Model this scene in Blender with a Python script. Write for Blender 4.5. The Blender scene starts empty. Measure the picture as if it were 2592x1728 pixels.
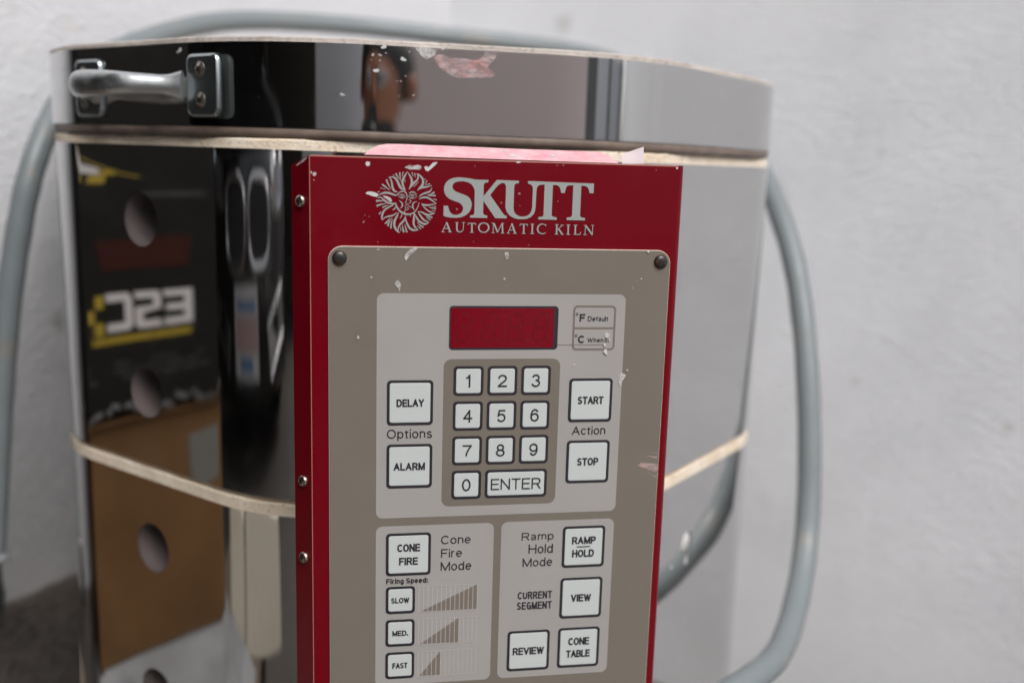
import bpy, bmesh, math, random
from mathutils import Vector, Matrix, noise as mnoise

# ---------------------------------------------------------------- units
# All measurements are in key widths (1 key of the control panel = 24 mm):
# X to the right along the panel, Y downwards, Z away from the viewer.
U = 0.024
FLOOR = 29.0
def W(X, Y, Z): return Vector((X*U, Z*U, (FLOOR-Y)*U))

scene = bpy.context.scene
COL = scene.collection
rnd = random.Random(7)

# ---------------------------------------------------------------- measured tables (panel plane, key widths)
WORD_POLYS = [[[2.881,0.47],[2.819,0.461],[2.696,0.441],[2.573,0.428],[2.466,0.425],[2.36,0.441],[2.269,0.478],[2.202,0.547],[2.168,0.63],[2.167,0.697],[2.186,0.772],[2.23,0.839],[2.292,0.882],[2.384,0.918],[2.476,0.946],[2.538,0.983],[2.575,1.035],[2.579,1.096],[2.55,1.157],[2.497,1.196],[2.436,1.212],[2.374,1.206],[2.32,1.176],[2.285,1.124],[2.264,1.057],[2.259,1.022],[2.167,1.024],[2.163,1.233],[2.237,1.257],[2.329,1.27],[2.437,1.271],[2.544,1.256],[2.635,1.216],[2.704,1.154],[2.745,1.085],[2.762,1.001],[2.752,0.925],[2.72,0.858],[2.665,0.814],[2.58,0.778],[2.472,0.743],[2.403,0.714],[2.357,0.67],[2.342,0.618],[2.359,0.565],[2.407,0.526],[2.483,0.507],[2.575,0.504],[2.667,0.523],[2.745,0.563],[2.792,0.622],[2.818,0.697],[2.886,0.695]],[[2.819,0.464],[3.104,0.464],[3.105,0.512],[3.036,0.526],[3.009,0.557],[3.007,0.594],[3.008,1.163],[3.037,1.201],[3.099,1.212],[3.1,1.263],[2.729,1.263],[2.728,1.214],[2.797,1.205],[2.82,1.174],[2.818,0.697]],[[3.0,0.817],[3.284,0.459],[3.436,0.46],[3.438,0.519],[3.391,0.522],[3.33,0.556],[3.27,0.618],[3.15,0.78],[3.014,0.904]],[[3.008,0.889],[3.15,0.78],[3.432,1.155],[3.464,1.192],[3.517,1.211],[3.518,1.263],[3.268,1.262],[3.239,1.22],[3.008,0.905]],[[3.405,0.461],[3.76,0.466],[3.758,0.517],[3.702,0.525],[3.667,0.548],[3.662,0.601],[3.658,1.028],[3.673,1.112],[3.714,1.172],[3.778,1.209],[3.857,1.218],[3.943,1.206],[4.012,1.162],[4.049,1.096],[4.063,1.019],[4.066,0.668],[4.061,0.592],[4.039,0.554],[4.007,0.532],[3.956,0.518],[3.955,0.465],[4.279,0.468],[4.282,0.533],[4.204,0.543],[4.161,0.582],[4.147,0.643],[4.137,1.018],[4.128,1.095],[4.099,1.165],[4.038,1.227],[3.96,1.263],[3.851,1.277],[3.741,1.271],[3.646,1.242],[3.566,1.19],[3.509,1.115],[3.483,1.031],[3.486,0.697],[3.483,0.591],[3.461,0.531],[3.407,0.52]],[[4.264,0.468],[5.402,0.483],[5.4,0.69],[5.309,0.688],[5.293,0.616],[5.258,0.563],[5.209,0.54],[5.125,0.536],[4.946,0.532],[4.835,0.538],[4.797,0.566],[4.778,0.628],[4.767,0.7],[4.683,0.699],[4.669,0.623],[4.638,0.563],[4.582,0.536],[4.499,0.535],[4.318,0.532],[4.266,0.534]],[[4.318,0.525],[4.499,0.52],[4.495,1.18],[4.528,1.21],[4.608,1.221],[4.61,1.274],[4.205,1.273],[4.204,1.224],[4.282,1.212],[4.316,1.184]],[[4.946,0.525],[5.124,0.528],[5.122,1.176],[5.151,1.211],[5.235,1.225],[5.234,1.275],[4.828,1.274],[4.828,1.223],[4.911,1.211],[4.944,1.179]]]
SMALL_STROKES = [[[2.143,1.572,0.0153],[2.239,1.368,0.0153]],[[2.231,1.368,0.0367],[2.312,1.569,0.0367]],[[2.177,1.501,0.0153],[2.275,1.499,0.0153]],[[2.128,1.572,0.0138],[2.196,1.571,0.0138]],[[2.266,1.573,0.0138],[2.347,1.571,0.0138]],[[2.415,1.369,0.0138],[2.485,1.368,0.0138]],[[2.451,1.368,0.0336],[2.454,1.509,0.0336],[2.47,1.546,0.0306],[2.512,1.569,0.0214],[2.55,1.56,0.0184],[2.583,1.522,0.0153],[2.59,1.46,0.0153],[2.592,1.369,0.0153]],[[2.562,1.366,0.0138],[2.626,1.368,0.0138]],[[2.688,1.382,0.0184],[2.855,1.382,0.0184]],[[2.695,1.382,0.0122],[2.691,1.419,0.0122]],[[2.851,1.383,0.0122],[2.856,1.422,0.0122]],[[2.772,1.384,0.0336],[2.776,1.567,0.0336]],[[2.736,1.571,0.0138],[2.816,1.573,0.0138]],[[3.025,1.367,0.0184],[2.964,1.385,0.0275],[2.926,1.432,0.0336],[2.923,1.485,0.0336],[2.952,1.538,0.0275],[3.03,1.569,0.0184],[3.092,1.544,0.0275],[3.13,1.497,0.0336],[3.133,1.443,0.0336],[3.096,1.39,0.0275],[3.025,1.367,0.0184]],[[3.196,1.37,0.0138],[3.251,1.369,0.0138]],[[3.235,1.37,0.0153],[3.23,1.569,0.0153]],[[3.246,1.372,0.0336],[3.329,1.563,0.0336]],[[3.329,1.563,0.0153],[3.415,1.369,0.0153]],[[3.424,1.369,0.0336],[3.439,1.572,0.0336]],[[3.199,1.57,0.0138],[3.267,1.572,0.0138]],[[3.397,1.577,0.0138],[3.471,1.578,0.0138]],[[3.407,1.368,0.0138],[3.465,1.369,0.0138]],[[3.549,1.579,0.0153],[3.637,1.368,0.0153]],[[3.631,1.369,0.0367],[3.711,1.577,0.0367]],[[3.578,1.508,0.0153],[3.677,1.506,0.0153]],[[3.527,1.58,0.0138],[3.593,1.579,0.0138]],[[3.668,1.581,0.0138],[3.742,1.579,0.0138]],[[3.807,1.381,0.0184],[3.977,1.381,0.0184]],[[3.812,1.381,0.0122],[3.808,1.421,0.0122]],[[3.972,1.381,0.0122],[3.978,1.421,0.0122]],[[3.892,1.382,0.0336],[3.895,1.574,0.0336]],[[3.852,1.578,0.0138],[3.939,1.579,0.0138]],[[4.078,1.373,0.0336],[4.081,1.574,0.0336]],[[4.04,1.374,0.0138],[4.119,1.375,0.0138]],[[4.037,1.575,0.0138],[4.123,1.578,0.0138]],[[4.373,1.402,0.0138],[4.344,1.378,0.0168],[4.296,1.369,0.0199],[4.241,1.386,0.0275],[4.203,1.433,0.0336],[4.195,1.487,0.0336],[4.214,1.533,0.0306],[4.255,1.566,0.0229],[4.303,1.576,0.0184],[4.354,1.566,0.0168],[4.382,1.547,0.0138]],[[4.375,1.371,0.0138],[4.374,1.417,0.0138]],[[4.614,1.376,0.0336],[4.615,1.578,0.0336]],[[4.574,1.375,0.0138],[4.654,1.375,0.0138]],[[4.574,1.578,0.0138],[4.654,1.58,0.0138]],[[4.631,1.484,0.0153],[4.739,1.384,0.0153]],[[4.652,1.464,0.0367],[4.741,1.576,0.0336]],[[4.702,1.384,0.0138],[4.766,1.386,0.0138]],[[4.71,1.581,0.0138],[4.774,1.583,0.0138]],[[4.869,1.378,0.0336],[4.871,1.58,0.0336]],[[4.829,1.375,0.0138],[4.914,1.377,0.0138]],[[4.83,1.58,0.0138],[4.916,1.582,0.0138]],[[5.026,1.379,0.0336],[5.028,1.577,0.0336]],[[4.985,1.379,0.0138],[5.068,1.38,0.0138]],[[4.993,1.579,0.0153],[5.135,1.58,0.0184]],[[5.135,1.58,0.0138],[5.147,1.529,0.0138]],[[5.214,1.381,0.0138],[5.271,1.38,0.0138]],[[5.251,1.38,0.0153],[5.244,1.578,0.0153]],[[5.255,1.386,0.0367],[5.409,1.576,0.0367]],[[5.412,1.377,0.0153],[5.411,1.584,0.0153]],[[5.207,1.581,0.0138],[5.28,1.581,0.0138]],[[5.375,1.376,0.0138],[5.443,1.377,0.0138]]]
SUN_STROKES = [[[1.39,0.335,0.0058],[1.348,0.42,0.0346],[1.307,0.5,0.048],[1.298,0.565,0.0461],[1.312,0.63,0.0384],[1.341,0.695,0.0288],[1.37,0.727,0.0077]],[[1.39,0.335,0.0058],[1.447,0.413,0.0288],[1.485,0.486,0.0403],[1.491,0.561,0.0432],[1.468,0.636,0.0384],[1.431,0.702,0.0058]],[[1.352,0.494,0.0134],[1.352,0.564,0.0077]],[[1.597,0.371,0.0077],[1.622,0.436,0.0288],[1.603,0.502,0.0346],[1.543,0.559,0.0423],[1.487,0.617,0.048],[1.44,0.693,0.0058]],[[1.592,0.373,0.0192],[1.654,0.407,0.0346],[1.712,0.471,0.0384],[1.727,0.536,0.0423],[1.713,0.602,0.048],[1.657,0.669,0.0423],[1.606,0.722,0.0058]],[[1.639,0.698,0.0096],[1.714,0.654,0.0423],[1.809,0.639,0.0307],[1.913,0.608,0.0096]],[[1.525,0.649,0.0077],[1.581,0.596,0.0154],[1.637,0.534,0.0077]],[[1.011,0.461,0.0134],[1.09,0.454,0.025],[1.147,0.476,0.0384],[1.194,0.54,0.0461],[1.232,0.623,0.048],[1.28,0.687,0.0423],[1.37,0.723,0.0077]],[[1.016,0.466,0.0096],[1.053,0.497,0.023],[1.077,0.571,0.0327],[1.092,0.664,0.0423],[1.13,0.738,0.0423],[1.201,0.762,0.0096]],[[0.964,0.509,0.0327],[0.998,0.592,0.0288],[1.055,0.702,0.0077]],[[0.876,0.608,0.0327],[0.951,0.663,0.0307],[1.041,0.73,0.0058]],[[0.835,0.686,0.0134],[0.947,0.709,0.0077]],[[1.099,0.408,0.0173],[1.128,0.423,0.0096]],[[1.157,0.378,0.0307],[1.189,0.433,0.025],[1.231,0.502,0.0077]],[[1.24,0.353,0.0288],[1.245,0.436,0.023],[1.255,0.548,0.0077]],[[1.31,0.346,0.0211],[1.287,0.44,0.0096]],[[1.488,0.346,0.0211],[1.522,0.429,0.0096]],[[1.55,0.359,0.0211],[1.565,0.451,0.0096]],[[1.764,0.47,0.0173],[1.767,0.502,0.0115]],[[1.812,0.511,0.0211],[1.761,0.591,0.0077]],[[1.87,0.575,0.025],[1.78,0.599,0.0096]],[[0.793,0.853,0.0077],[0.868,0.8,0.0288],[0.961,0.779,0.0423],[1.055,0.795,0.0423],[1.131,0.822,0.0346],[1.187,0.82,0.023],[1.234,0.773,0.0192],[1.29,0.743,0.023],[1.347,0.751,0.025],[1.385,0.797,0.0211],[1.397,0.853,0.0173],[1.386,0.929,0.0134],[1.363,0.981,0.0115],[1.424,1.003,0.0096]],[[0.765,0.877,0.0096],[0.859,0.884,0.025],[0.915,0.93,0.0346],[0.981,0.975,0.0384],[1.075,1.001,0.0346],[1.165,0.99,0.0096]],[[0.756,0.956,0.0442],[0.812,0.949,0.0346],[0.915,0.948,0.0077]],[[0.766,1.059,0.0423],[0.85,1.025,0.0288],[0.963,1.008,0.0077]],[[0.888,1.089,0.0327],[0.944,1.06,0.023],[1.019,1.035,0.0058]],[[0.818,1.227,0.0346],[0.86,1.165,0.0058]],[[0.788,0.772,0.023],[0.835,0.759,0.0077]],[[1.16,0.985,0.0096],[1.104,1.029,0.023],[1.02,1.077,0.0327],[0.935,1.135,0.0346],[0.889,1.212,0.0384],[0.875,1.287,0.0327],[0.882,1.348,0.0115]],[[0.882,1.348,0.0096],[0.936,1.295,0.023],[1.021,1.266,0.0327],[1.105,1.245,0.0307],[1.19,1.187,0.0154]],[[1.155,0.981,0.0192],[1.179,1.055,0.0346],[1.227,1.13,0.0346],[1.294,1.185,0.0384],[1.389,1.216,0.0384],[1.474,1.21,0.0327],[1.549,1.17,0.025],[1.606,1.094,0.0192],[1.638,1.017,0.0134],[1.65,0.961,0.0077]],[[1.161,1.07,0.0192],[1.133,1.113,0.0269],[1.095,1.137,0.0077]],[[1.218,1.186,0.0115],[1.19,1.262,0.0327],[1.144,1.348,0.0442],[1.135,1.443,0.0442],[1.164,1.528,0.0423],[1.212,1.584,0.0288],[1.255,1.604,0.0077]],[[1.221,1.584,0.0096],[1.216,1.527,0.023],[1.249,1.441,0.0346],[1.314,1.373,0.0384],[1.356,1.306,0.0288],[1.361,1.25,0.0077]],[[1.361,1.25,0.0077],[1.376,1.334,0.025],[1.405,1.419,0.0365],[1.458,1.504,0.0423],[1.535,1.545,0.0423],[1.639,1.543,0.0096]],[[1.639,1.543,0.0077],[1.572,1.483,0.0327],[1.538,1.407,0.0423],[1.542,1.312,0.0423],[1.545,1.227,0.023],[1.54,1.189,0.0077]],[[1.545,1.189,0.0134],[1.589,1.264,0.0327],[1.647,1.348,0.0384],[1.724,1.399,0.0403],[1.791,1.412,0.0365],[1.866,1.368,0.0077]],[[1.621,1.159,0.0096],[1.674,1.234,0.0327],[1.732,1.309,0.0365],[1.79,1.35,0.0288],[1.857,1.359,0.0077]],[[1.621,1.159,0.0096],[1.702,1.167,0.0288],[1.788,1.208,0.0384],[1.864,1.221,0.0365],[1.983,1.185,0.0077]],[[1.699,0.988,0.0134],[1.748,1.053,0.0211],[1.815,1.118,0.0288],[1.892,1.163,0.0288],[1.983,1.185,0.0077]],[[1.695,0.988,0.0077],[1.757,1.015,0.0346],[1.842,1.018,0.0346],[1.928,1.002,0.0211],[2.014,0.983,0.0077]],[[1.646,0.895,0.0134],[1.717,0.865,0.0327],[1.802,0.858,0.0384],[1.879,0.89,0.0346],[1.956,0.945,0.023],[2.014,0.983,0.0077]],[[1.645,0.852,0.0096],[1.697,0.804,0.0288],[1.773,0.77,0.0384],[1.858,0.739,0.0346],[1.895,0.701,0.0211],[1.912,0.654,0.0077]],[[1.967,0.746,0.0346],[1.896,0.79,0.025],[1.811,0.816,0.0058]],[[1.992,0.816,0.0346],[1.906,0.818,0.025],[1.821,0.816,0.0058]],[[2.013,0.907,0.0269],[1.936,0.884,0.0077]],[[2.005,1.038,0.0173],[1.919,1.045,0.0077]],[[2.006,1.085,0.0269],[1.929,1.077,0.023],[1.843,1.056,0.0058]],[[1.992,1.138,0.0211],[1.911,1.125,0.0077]],[[1.932,1.272,0.0327],[1.865,1.264,0.0269],[1.783,1.241,0.0058]],[[1.894,1.325,0.025],[1.846,1.302,0.0192],[1.798,1.27,0.0058]],[[1.748,1.48,0.0288],[1.676,1.443,0.0269],[1.609,1.359,0.0058]],[[1.692,1.519,0.025],[1.648,1.481,0.0192],[1.61,1.444,0.0058]],[[1.402,1.595,0.0327],[1.377,1.524,0.0269],[1.355,1.42,0.0058]],[[1.335,1.596,0.0384],[1.316,1.525,0.0288],[1.305,1.43,0.0058]],[[1.271,1.569,0.0154],[1.27,1.478,0.0077]],[[0.946,1.423,0.0384],[0.993,1.37,0.0288],[1.049,1.303,0.0058]],[[1.003,1.474,0.0346],[1.022,1.398,0.0288],[1.078,1.302,0.0058]],[[1.065,1.52,0.0307],[1.069,1.435,0.0269],[1.096,1.311,0.0058]],[[1.294,1.223,0.0192],[1.276,1.27,0.0192],[1.243,1.313,0.0058]],[[1.465,1.229,0.0192],[1.47,1.266,0.0058]],[[1.436,0.787,0.0115],[1.479,0.758,0.025],[1.535,0.756,0.025],[1.602,0.806,0.0077]],[[1.211,0.848,0.0058],[1.253,0.814,0.0115],[1.3,0.804,0.0115],[1.342,0.826,0.0096],[1.362,0.854,0.0077]],[[1.215,0.85,0.0058],[1.263,0.88,0.0134],[1.31,0.883,0.0134],[1.357,0.859,0.0077]],[[1.423,0.848,0.0077],[1.46,0.814,0.0134],[1.512,0.804,0.0134],[1.564,0.817,0.0096],[1.603,0.839,0.0058]],[[1.423,0.848,0.0077],[1.471,0.882,0.0154],[1.518,0.886,0.0134],[1.565,0.868,0.0096],[1.603,0.839,0.0058]],[[1.424,0.918,0.0096],[1.462,0.922,0.0154],[1.476,0.95,0.0154],[1.457,0.979,0.0134],[1.424,0.994,0.0096]],[[1.23,0.932,0.0077],[1.283,0.978,0.025],[1.302,1.024,0.0288],[1.283,1.072,0.0192],[1.246,1.101,0.0077]],[[1.604,0.947,0.0077],[1.538,0.972,0.023],[1.515,1.02,0.0288],[1.52,1.076,0.025],[1.549,1.128,0.0077]],[[1.354,1.047,0.0096],[1.368,1.032,0.0115],[1.401,1.027,0.0115],[1.434,1.041,0.0115],[1.482,1.073,0.0115],[1.515,1.077,0.0077]],[[1.359,1.047,0.0096],[1.369,1.081,0.0115],[1.435,1.073,0.0096]],[[1.359,1.089,0.0096],[1.369,1.122,0.0134],[1.407,1.121,0.0134],[1.44,1.097,0.0096]],[[1.364,1.127,0.0096],[1.341,1.165,0.0173],[1.346,1.193,0.0096]],[[1.313,0.848,0.0125],[1.309,0.861,0.0125],[1.298,0.869,0.0125],[1.284,0.87,0.0125],[1.273,0.862,0.0125],[1.268,0.849,0.0125],[1.272,0.835,0.0125],[1.284,0.827,0.0125],[1.298,0.827,0.0125],[1.309,0.834,0.0125],[1.313,0.848,0.0125]],[[1.526,0.846,0.0125],[1.522,0.859,0.0125],[1.511,0.867,0.0125],[1.497,0.868,0.0125],[1.485,0.86,0.0125],[1.481,0.847,0.0125],[1.485,0.833,0.0125],[1.496,0.825,0.0125],[1.51,0.825,0.0125],[1.522,0.833,0.0125],[1.526,0.846,0.0125]]]
TEXTS = [["1","d",[2.696,2.816,4.649,4.934]],["2","d",[3.414,3.616,4.656,4.934]],["3","d",[4.164,4.363,4.654,4.942]],["4","d",[2.667,2.866,5.444,5.725]],["5","d",[3.416,3.611,5.45,5.727]],["6","d",[4.162,4.36,5.439,5.728]],["7","d",[2.667,2.872,6.239,6.512]],["8","d",[3.412,3.612,6.233,6.518]],["9","d",[4.161,4.36,6.232,6.516]],["0","d",[2.668,2.863,7.019,7.304]],["ENTER","d",[3.318,4.452,7.034,7.295]],["DELAY","b",[1.207,1.804,5.182,5.352]],["START","b",[5.227,5.822,5.173,5.346]],["STOP","b",[5.273,5.768,6.597,6.774]],["ALARM","b",[1.156,1.841,6.614,6.785]],["Options","r",[1.005,1.992,5.855,6.121]],["Action","r",[5.13,5.903,5.859,6.057]],["CONE","b",[1.249,1.758,8.492,8.673]],["FIRE","b",[1.292,1.71,8.81,8.988]],["RAMP","b",[5.238,5.798,8.476,8.653]],["HOLD","b",[5.251,5.769,8.789,8.97]],["VIEW","b",[5.268,5.746,9.883,10.064]],["REVIEW","b",[3.934,4.673,11.139,11.322]],["CONE ","b",[5.248,5.752,10.966,11.153]],["TABLE","b",[5.208,5.78,11.278,11.461]],["SLOW","b",[1.12,1.53,9.762,9.893]],["MED.","b",[1.156,1.508,10.554,10.684]],["FAST","b",[1.161,1.505,11.344,11.482]],["Cone","r",[2.225,2.896,8.333,8.535]],["Fire","r",[2.23,2.704,8.649,8.848]],["Mode","r",[2.227,2.923,8.957,9.167]],["Ramp","r",[4.061,4.803,8.335,8.572]],["Hold","r",[4.23,4.799,8.622,8.842]],["Mode ","r",[4.102,4.794,8.95,9.157]],["CURRENT","b",[4.012,4.819,9.766,9.948]],["SEGMENT","b",[4.0,4.822,10.019,10.203]],["Firing  Speed:","b",[1.01,1.94,9.305,9.464]],["F","B",[5.197,5.32,3.311,3.475]],["Default","m",[5.382,5.847,3.362,3.469]],["C","B",[5.178,5.327,3.792,3.96]],["When lit","m",[5.395,5.894,3.845,3.944]]]
RED_SPLASH = [[[0.627,0.196],[0.629,0.223],[0.598,0.242],[0.567,0.251],[0.549,0.226],[0.529,0.199],[0.548,0.166],[0.567,0.153],[0.598,0.155],[0.627,0.164]],[[1.334,0.251],[1.438,0.196],[1.511,0.209],[1.626,0.191],[1.69,0.22],[1.67,0.293],[1.544,0.286],[1.439,0.293]],[[1.742,0.229],[1.805,0.213],[1.837,0.237],[1.92,0.142],[2.024,0.118],[1.983,0.181],[1.879,0.277],[1.827,0.32],[1.775,0.301]],[[0.537,0.798],[0.578,0.769],[0.662,0.763],[0.746,0.784],[0.798,0.811],[0.793,0.839],[0.756,0.872],[0.663,0.851],[0.551,0.812]],[[0.891,0.837],[0.962,0.844],[1.046,0.88],[1.089,0.944],[1.056,0.969],[1.0,0.928],[0.915,0.873]],[[-0.455,0.432],[-0.468,0.453],[-0.485,0.472],[-0.51,0.476],[-0.535,0.455],[-0.534,0.434],[-0.535,0.407],[-0.509,0.398],[-0.484,0.396],[-0.469,0.405]],[[-0.553,0.404],[-0.557,0.423],[-0.561,0.429],[-0.568,0.43],[-0.574,0.423],[-0.574,0.405],[-0.573,0.389],[-0.567,0.374],[-0.561,0.378],[-0.556,0.389]],[[-0.5,0.558],[-0.5,0.564],[-0.506,0.566],[-0.513,0.568],[-0.517,0.565],[-0.519,0.558],[-0.517,0.552],[-0.512,0.547],[-0.506,0.549],[-0.501,0.552]],[[3.795,0.078],[3.774,0.091],[3.755,0.095],[3.723,0.099],[3.691,0.094],[3.689,0.081],[3.691,0.07],[3.721,0.06],[3.753,0.063],[3.778,0.068]],[[7.271,0.106],[7.273,0.118],[7.257,0.128],[7.242,0.132],[7.231,0.12],[7.221,0.107],[7.229,0.091],[7.239,0.085],[7.255,0.086],[7.269,0.09]],[[4.588,0.124],[4.585,0.133],[4.577,0.136],[4.568,0.14],[4.561,0.134],[4.555,0.125],[4.56,0.115],[4.566,0.109],[4.576,0.112],[4.586,0.115]],[[0.518,1.39],[0.516,1.404],[0.504,1.409],[0.491,1.41],[0.483,1.405],[0.475,1.391],[0.483,1.38],[0.491,1.369],[0.503,1.371],[0.517,1.379]],[[0.54,1.248],[0.536,1.254],[0.532,1.257],[0.526,1.259],[0.519,1.255],[0.52,1.248],[0.519,1.242],[0.526,1.238],[0.532,1.24],[0.536,1.242]],[[0.621,1.28],[0.621,1.286],[0.615,1.291],[0.608,1.289],[0.604,1.286],[0.601,1.28],[0.604,1.275],[0.609,1.271],[0.615,1.269],[0.62,1.274]],[[4.734,0.111],[4.734,0.117],[4.716,0.123],[4.698,0.122],[4.688,0.118],[4.676,0.113],[4.688,0.106],[4.698,0.103],[4.715,0.101],[4.734,0.104]],[[3.8,0.733],[3.8,0.746],[3.785,0.759],[3.769,0.76],[3.757,0.747],[3.749,0.734],[3.755,0.717],[3.768,0.712],[3.784,0.71],[3.796,0.716]],[[3.807,0.988],[3.804,0.994],[3.799,1.0],[3.793,0.999],[3.786,0.994],[3.786,0.989],[3.785,0.982],[3.792,0.98],[3.799,0.978],[3.803,0.982]],[[3.41,0.933],[3.407,0.945],[3.397,0.953],[3.385,0.949],[3.376,0.945],[3.37,0.934],[3.376,0.924],[3.384,0.916],[3.395,0.913],[3.408,0.923]],[[4.629,0.879],[4.625,0.885],[4.621,0.89],[4.614,0.888],[4.607,0.885],[4.606,0.879],[4.607,0.873],[4.613,0.87],[4.619,0.868],[4.626,0.873]],[[2.467,1.09],[2.464,1.104],[2.453,1.108],[2.439,1.112],[2.43,1.105],[2.423,1.091],[2.43,1.079],[2.438,1.068],[2.452,1.072],[2.465,1.078]],[[2.824,0.189],[2.823,0.196],[2.816,0.202],[2.808,0.202],[2.802,0.196],[2.799,0.19],[2.801,0.182],[2.808,0.179],[2.816,0.178],[2.822,0.181]],[[2.827,1.765],[2.823,1.772],[2.819,1.775],[2.813,1.776],[2.806,1.773],[2.805,1.766],[2.806,1.76],[2.812,1.754],[2.819,1.756],[2.824,1.76]],[[4.027,1.823],[4.024,1.829],[4.02,1.835],[4.013,1.834],[4.006,1.829],[4.006,1.824],[4.005,1.817],[4.012,1.815],[4.019,1.812],[4.023,1.817]],[[0.805,1.806],[0.8,1.814],[0.796,1.818],[0.788,1.816],[0.78,1.814],[0.78,1.806],[0.78,1.8],[0.787,1.794],[0.795,1.793],[0.801,1.799]],[[6.787,0.155],[6.782,0.164],[6.777,0.167],[6.769,0.168],[6.76,0.165],[6.76,0.156],[6.759,0.149],[6.767,0.142],[6.775,0.144],[6.781,0.149]]]
BEIGE_SPLASH = [[[1.347,2.117],[1.372,2.042],[1.467,1.945],[1.583,1.896],[1.626,1.911],[1.552,1.997],[1.447,2.083],[1.384,2.184]],[[3.48,1.983],[3.55,1.971],[3.578,2.025],[3.565,2.112],[3.521,2.134],[3.486,2.047]],[[1.144,2.675],[1.207,2.589],[1.239,2.621],[1.282,2.674],[1.252,2.847],[1.219,2.761]],[[3.52,2.548],[3.519,2.564],[3.504,2.57],[3.488,2.574],[3.476,2.565],[3.469,2.548],[3.474,2.533],[3.487,2.52],[3.504,2.526],[3.516,2.533]],[[6.7,1.919],[6.702,1.938],[6.686,1.945],[6.671,1.951],[6.661,1.939],[6.65,1.919],[6.658,1.9],[6.668,1.887],[6.684,1.893],[6.699,1.9]],[[6.564,2.522],[6.565,2.532],[6.555,2.535],[6.545,2.538],[6.538,2.533],[6.533,2.523],[6.536,2.513],[6.544,2.506],[6.554,2.509],[6.562,2.513]],[[6.377,2.726],[6.374,2.736],[6.369,2.746],[6.362,2.747],[6.355,2.736],[6.353,2.726],[6.354,2.713],[6.36,2.709],[6.367,2.707],[6.374,2.712]],[[6.458,2.579],[6.456,2.585],[6.452,2.587],[6.447,2.588],[6.441,2.585],[6.441,2.579],[6.44,2.574],[6.446,2.57],[6.452,2.572],[6.455,2.574]],[[5.892,3.779],[5.876,3.811],[5.855,3.831],[5.823,3.842],[5.788,3.812],[5.788,3.779],[5.784,3.74],[5.818,3.723],[5.851,3.729],[5.87,3.74]],[[5.821,3.997],[5.821,4.02],[5.803,4.029],[5.784,4.037],[5.768,4.02],[5.76,3.997],[5.765,3.973],[5.78,3.957],[5.801,3.965],[5.815,3.974]],[[5.76,4.154],[5.788,4.093],[5.841,4.102],[5.859,4.216],[5.82,4.216]],[[5.915,3.884],[5.906,3.906],[5.896,3.918],[5.878,3.912],[5.859,3.906],[5.859,3.883],[5.857,3.866],[5.875,3.849],[5.892,3.847],[5.904,3.865]],[[6.143,4.823],[6.156,4.698],[6.203,4.629],[6.313,4.686],[6.241,4.81],[6.197,4.941]],[[6.364,4.58],[6.355,4.597],[6.345,4.602],[6.33,4.603],[6.315,4.597],[6.312,4.58],[6.314,4.566],[6.327,4.553],[6.342,4.557],[6.356,4.567]],[[0.413,3.818],[0.403,3.84],[0.393,3.857],[0.377,3.849],[0.363,3.839],[0.361,3.818],[0.363,3.798],[0.377,3.786],[0.392,3.779],[0.405,3.798]],[[5.132,4.442],[5.127,4.453],[5.117,4.464],[5.104,4.463],[5.09,4.453],[5.089,4.441],[5.089,4.427],[5.103,4.423],[5.116,4.42],[5.124,4.427]],[[0.677,2.54],[0.676,2.553],[0.663,2.562],[0.65,2.558],[0.643,2.552],[0.634,2.54],[0.643,2.529],[0.65,2.52],[0.663,2.517],[0.676,2.528]],[[0.832,1.953],[0.826,1.96],[0.811,1.963],[0.793,1.963],[0.78,1.961],[0.771,1.954],[0.781,1.948],[0.792,1.943],[0.81,1.944],[0.829,1.948]]]
PINK_SCRAPE = [[[6.691,6.816],[6.792,6.753],[7.047,6.768],[7.181,6.806],[7.19,6.961],[7.103,6.972],[6.923,6.901]],[[6.826,6.57],[7.162,6.621],[7.155,6.656]],[[6.906,6.975],[7.198,7.093],[7.182,7.115]],[[6.944,6.494],[7.157,6.534],[7.153,6.551]]]
LID_PINK = [[[2.229,-2.421],[2.493,-2.433],[2.683,-2.361],[2.987,-2.364],[3.293,-2.33],[3.407,-2.365],[3.557,-2.536],[3.864,-2.532],[3.754,-2.344],[3.604,-2.19],[3.569,-2.041],[3.801,-2.014],[3.726,-1.944],[3.303,-1.919],[2.844,-1.899],[2.614,-2.0],[2.422,-2.138]]]
LID_WHITE = [[[1.814,-2.575],[2.076,-2.587],[2.34,-2.535],[2.304,-2.424],[2.118,-2.299],[2.004,-2.356],[1.871,-2.495]],[[2.542,-2.573],[2.522,-2.549],[2.501,-2.542],[2.468,-2.534],[2.438,-2.544],[2.432,-2.568],[2.439,-2.589],[2.466,-2.609],[2.498,-2.602],[2.527,-2.593]]]
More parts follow.
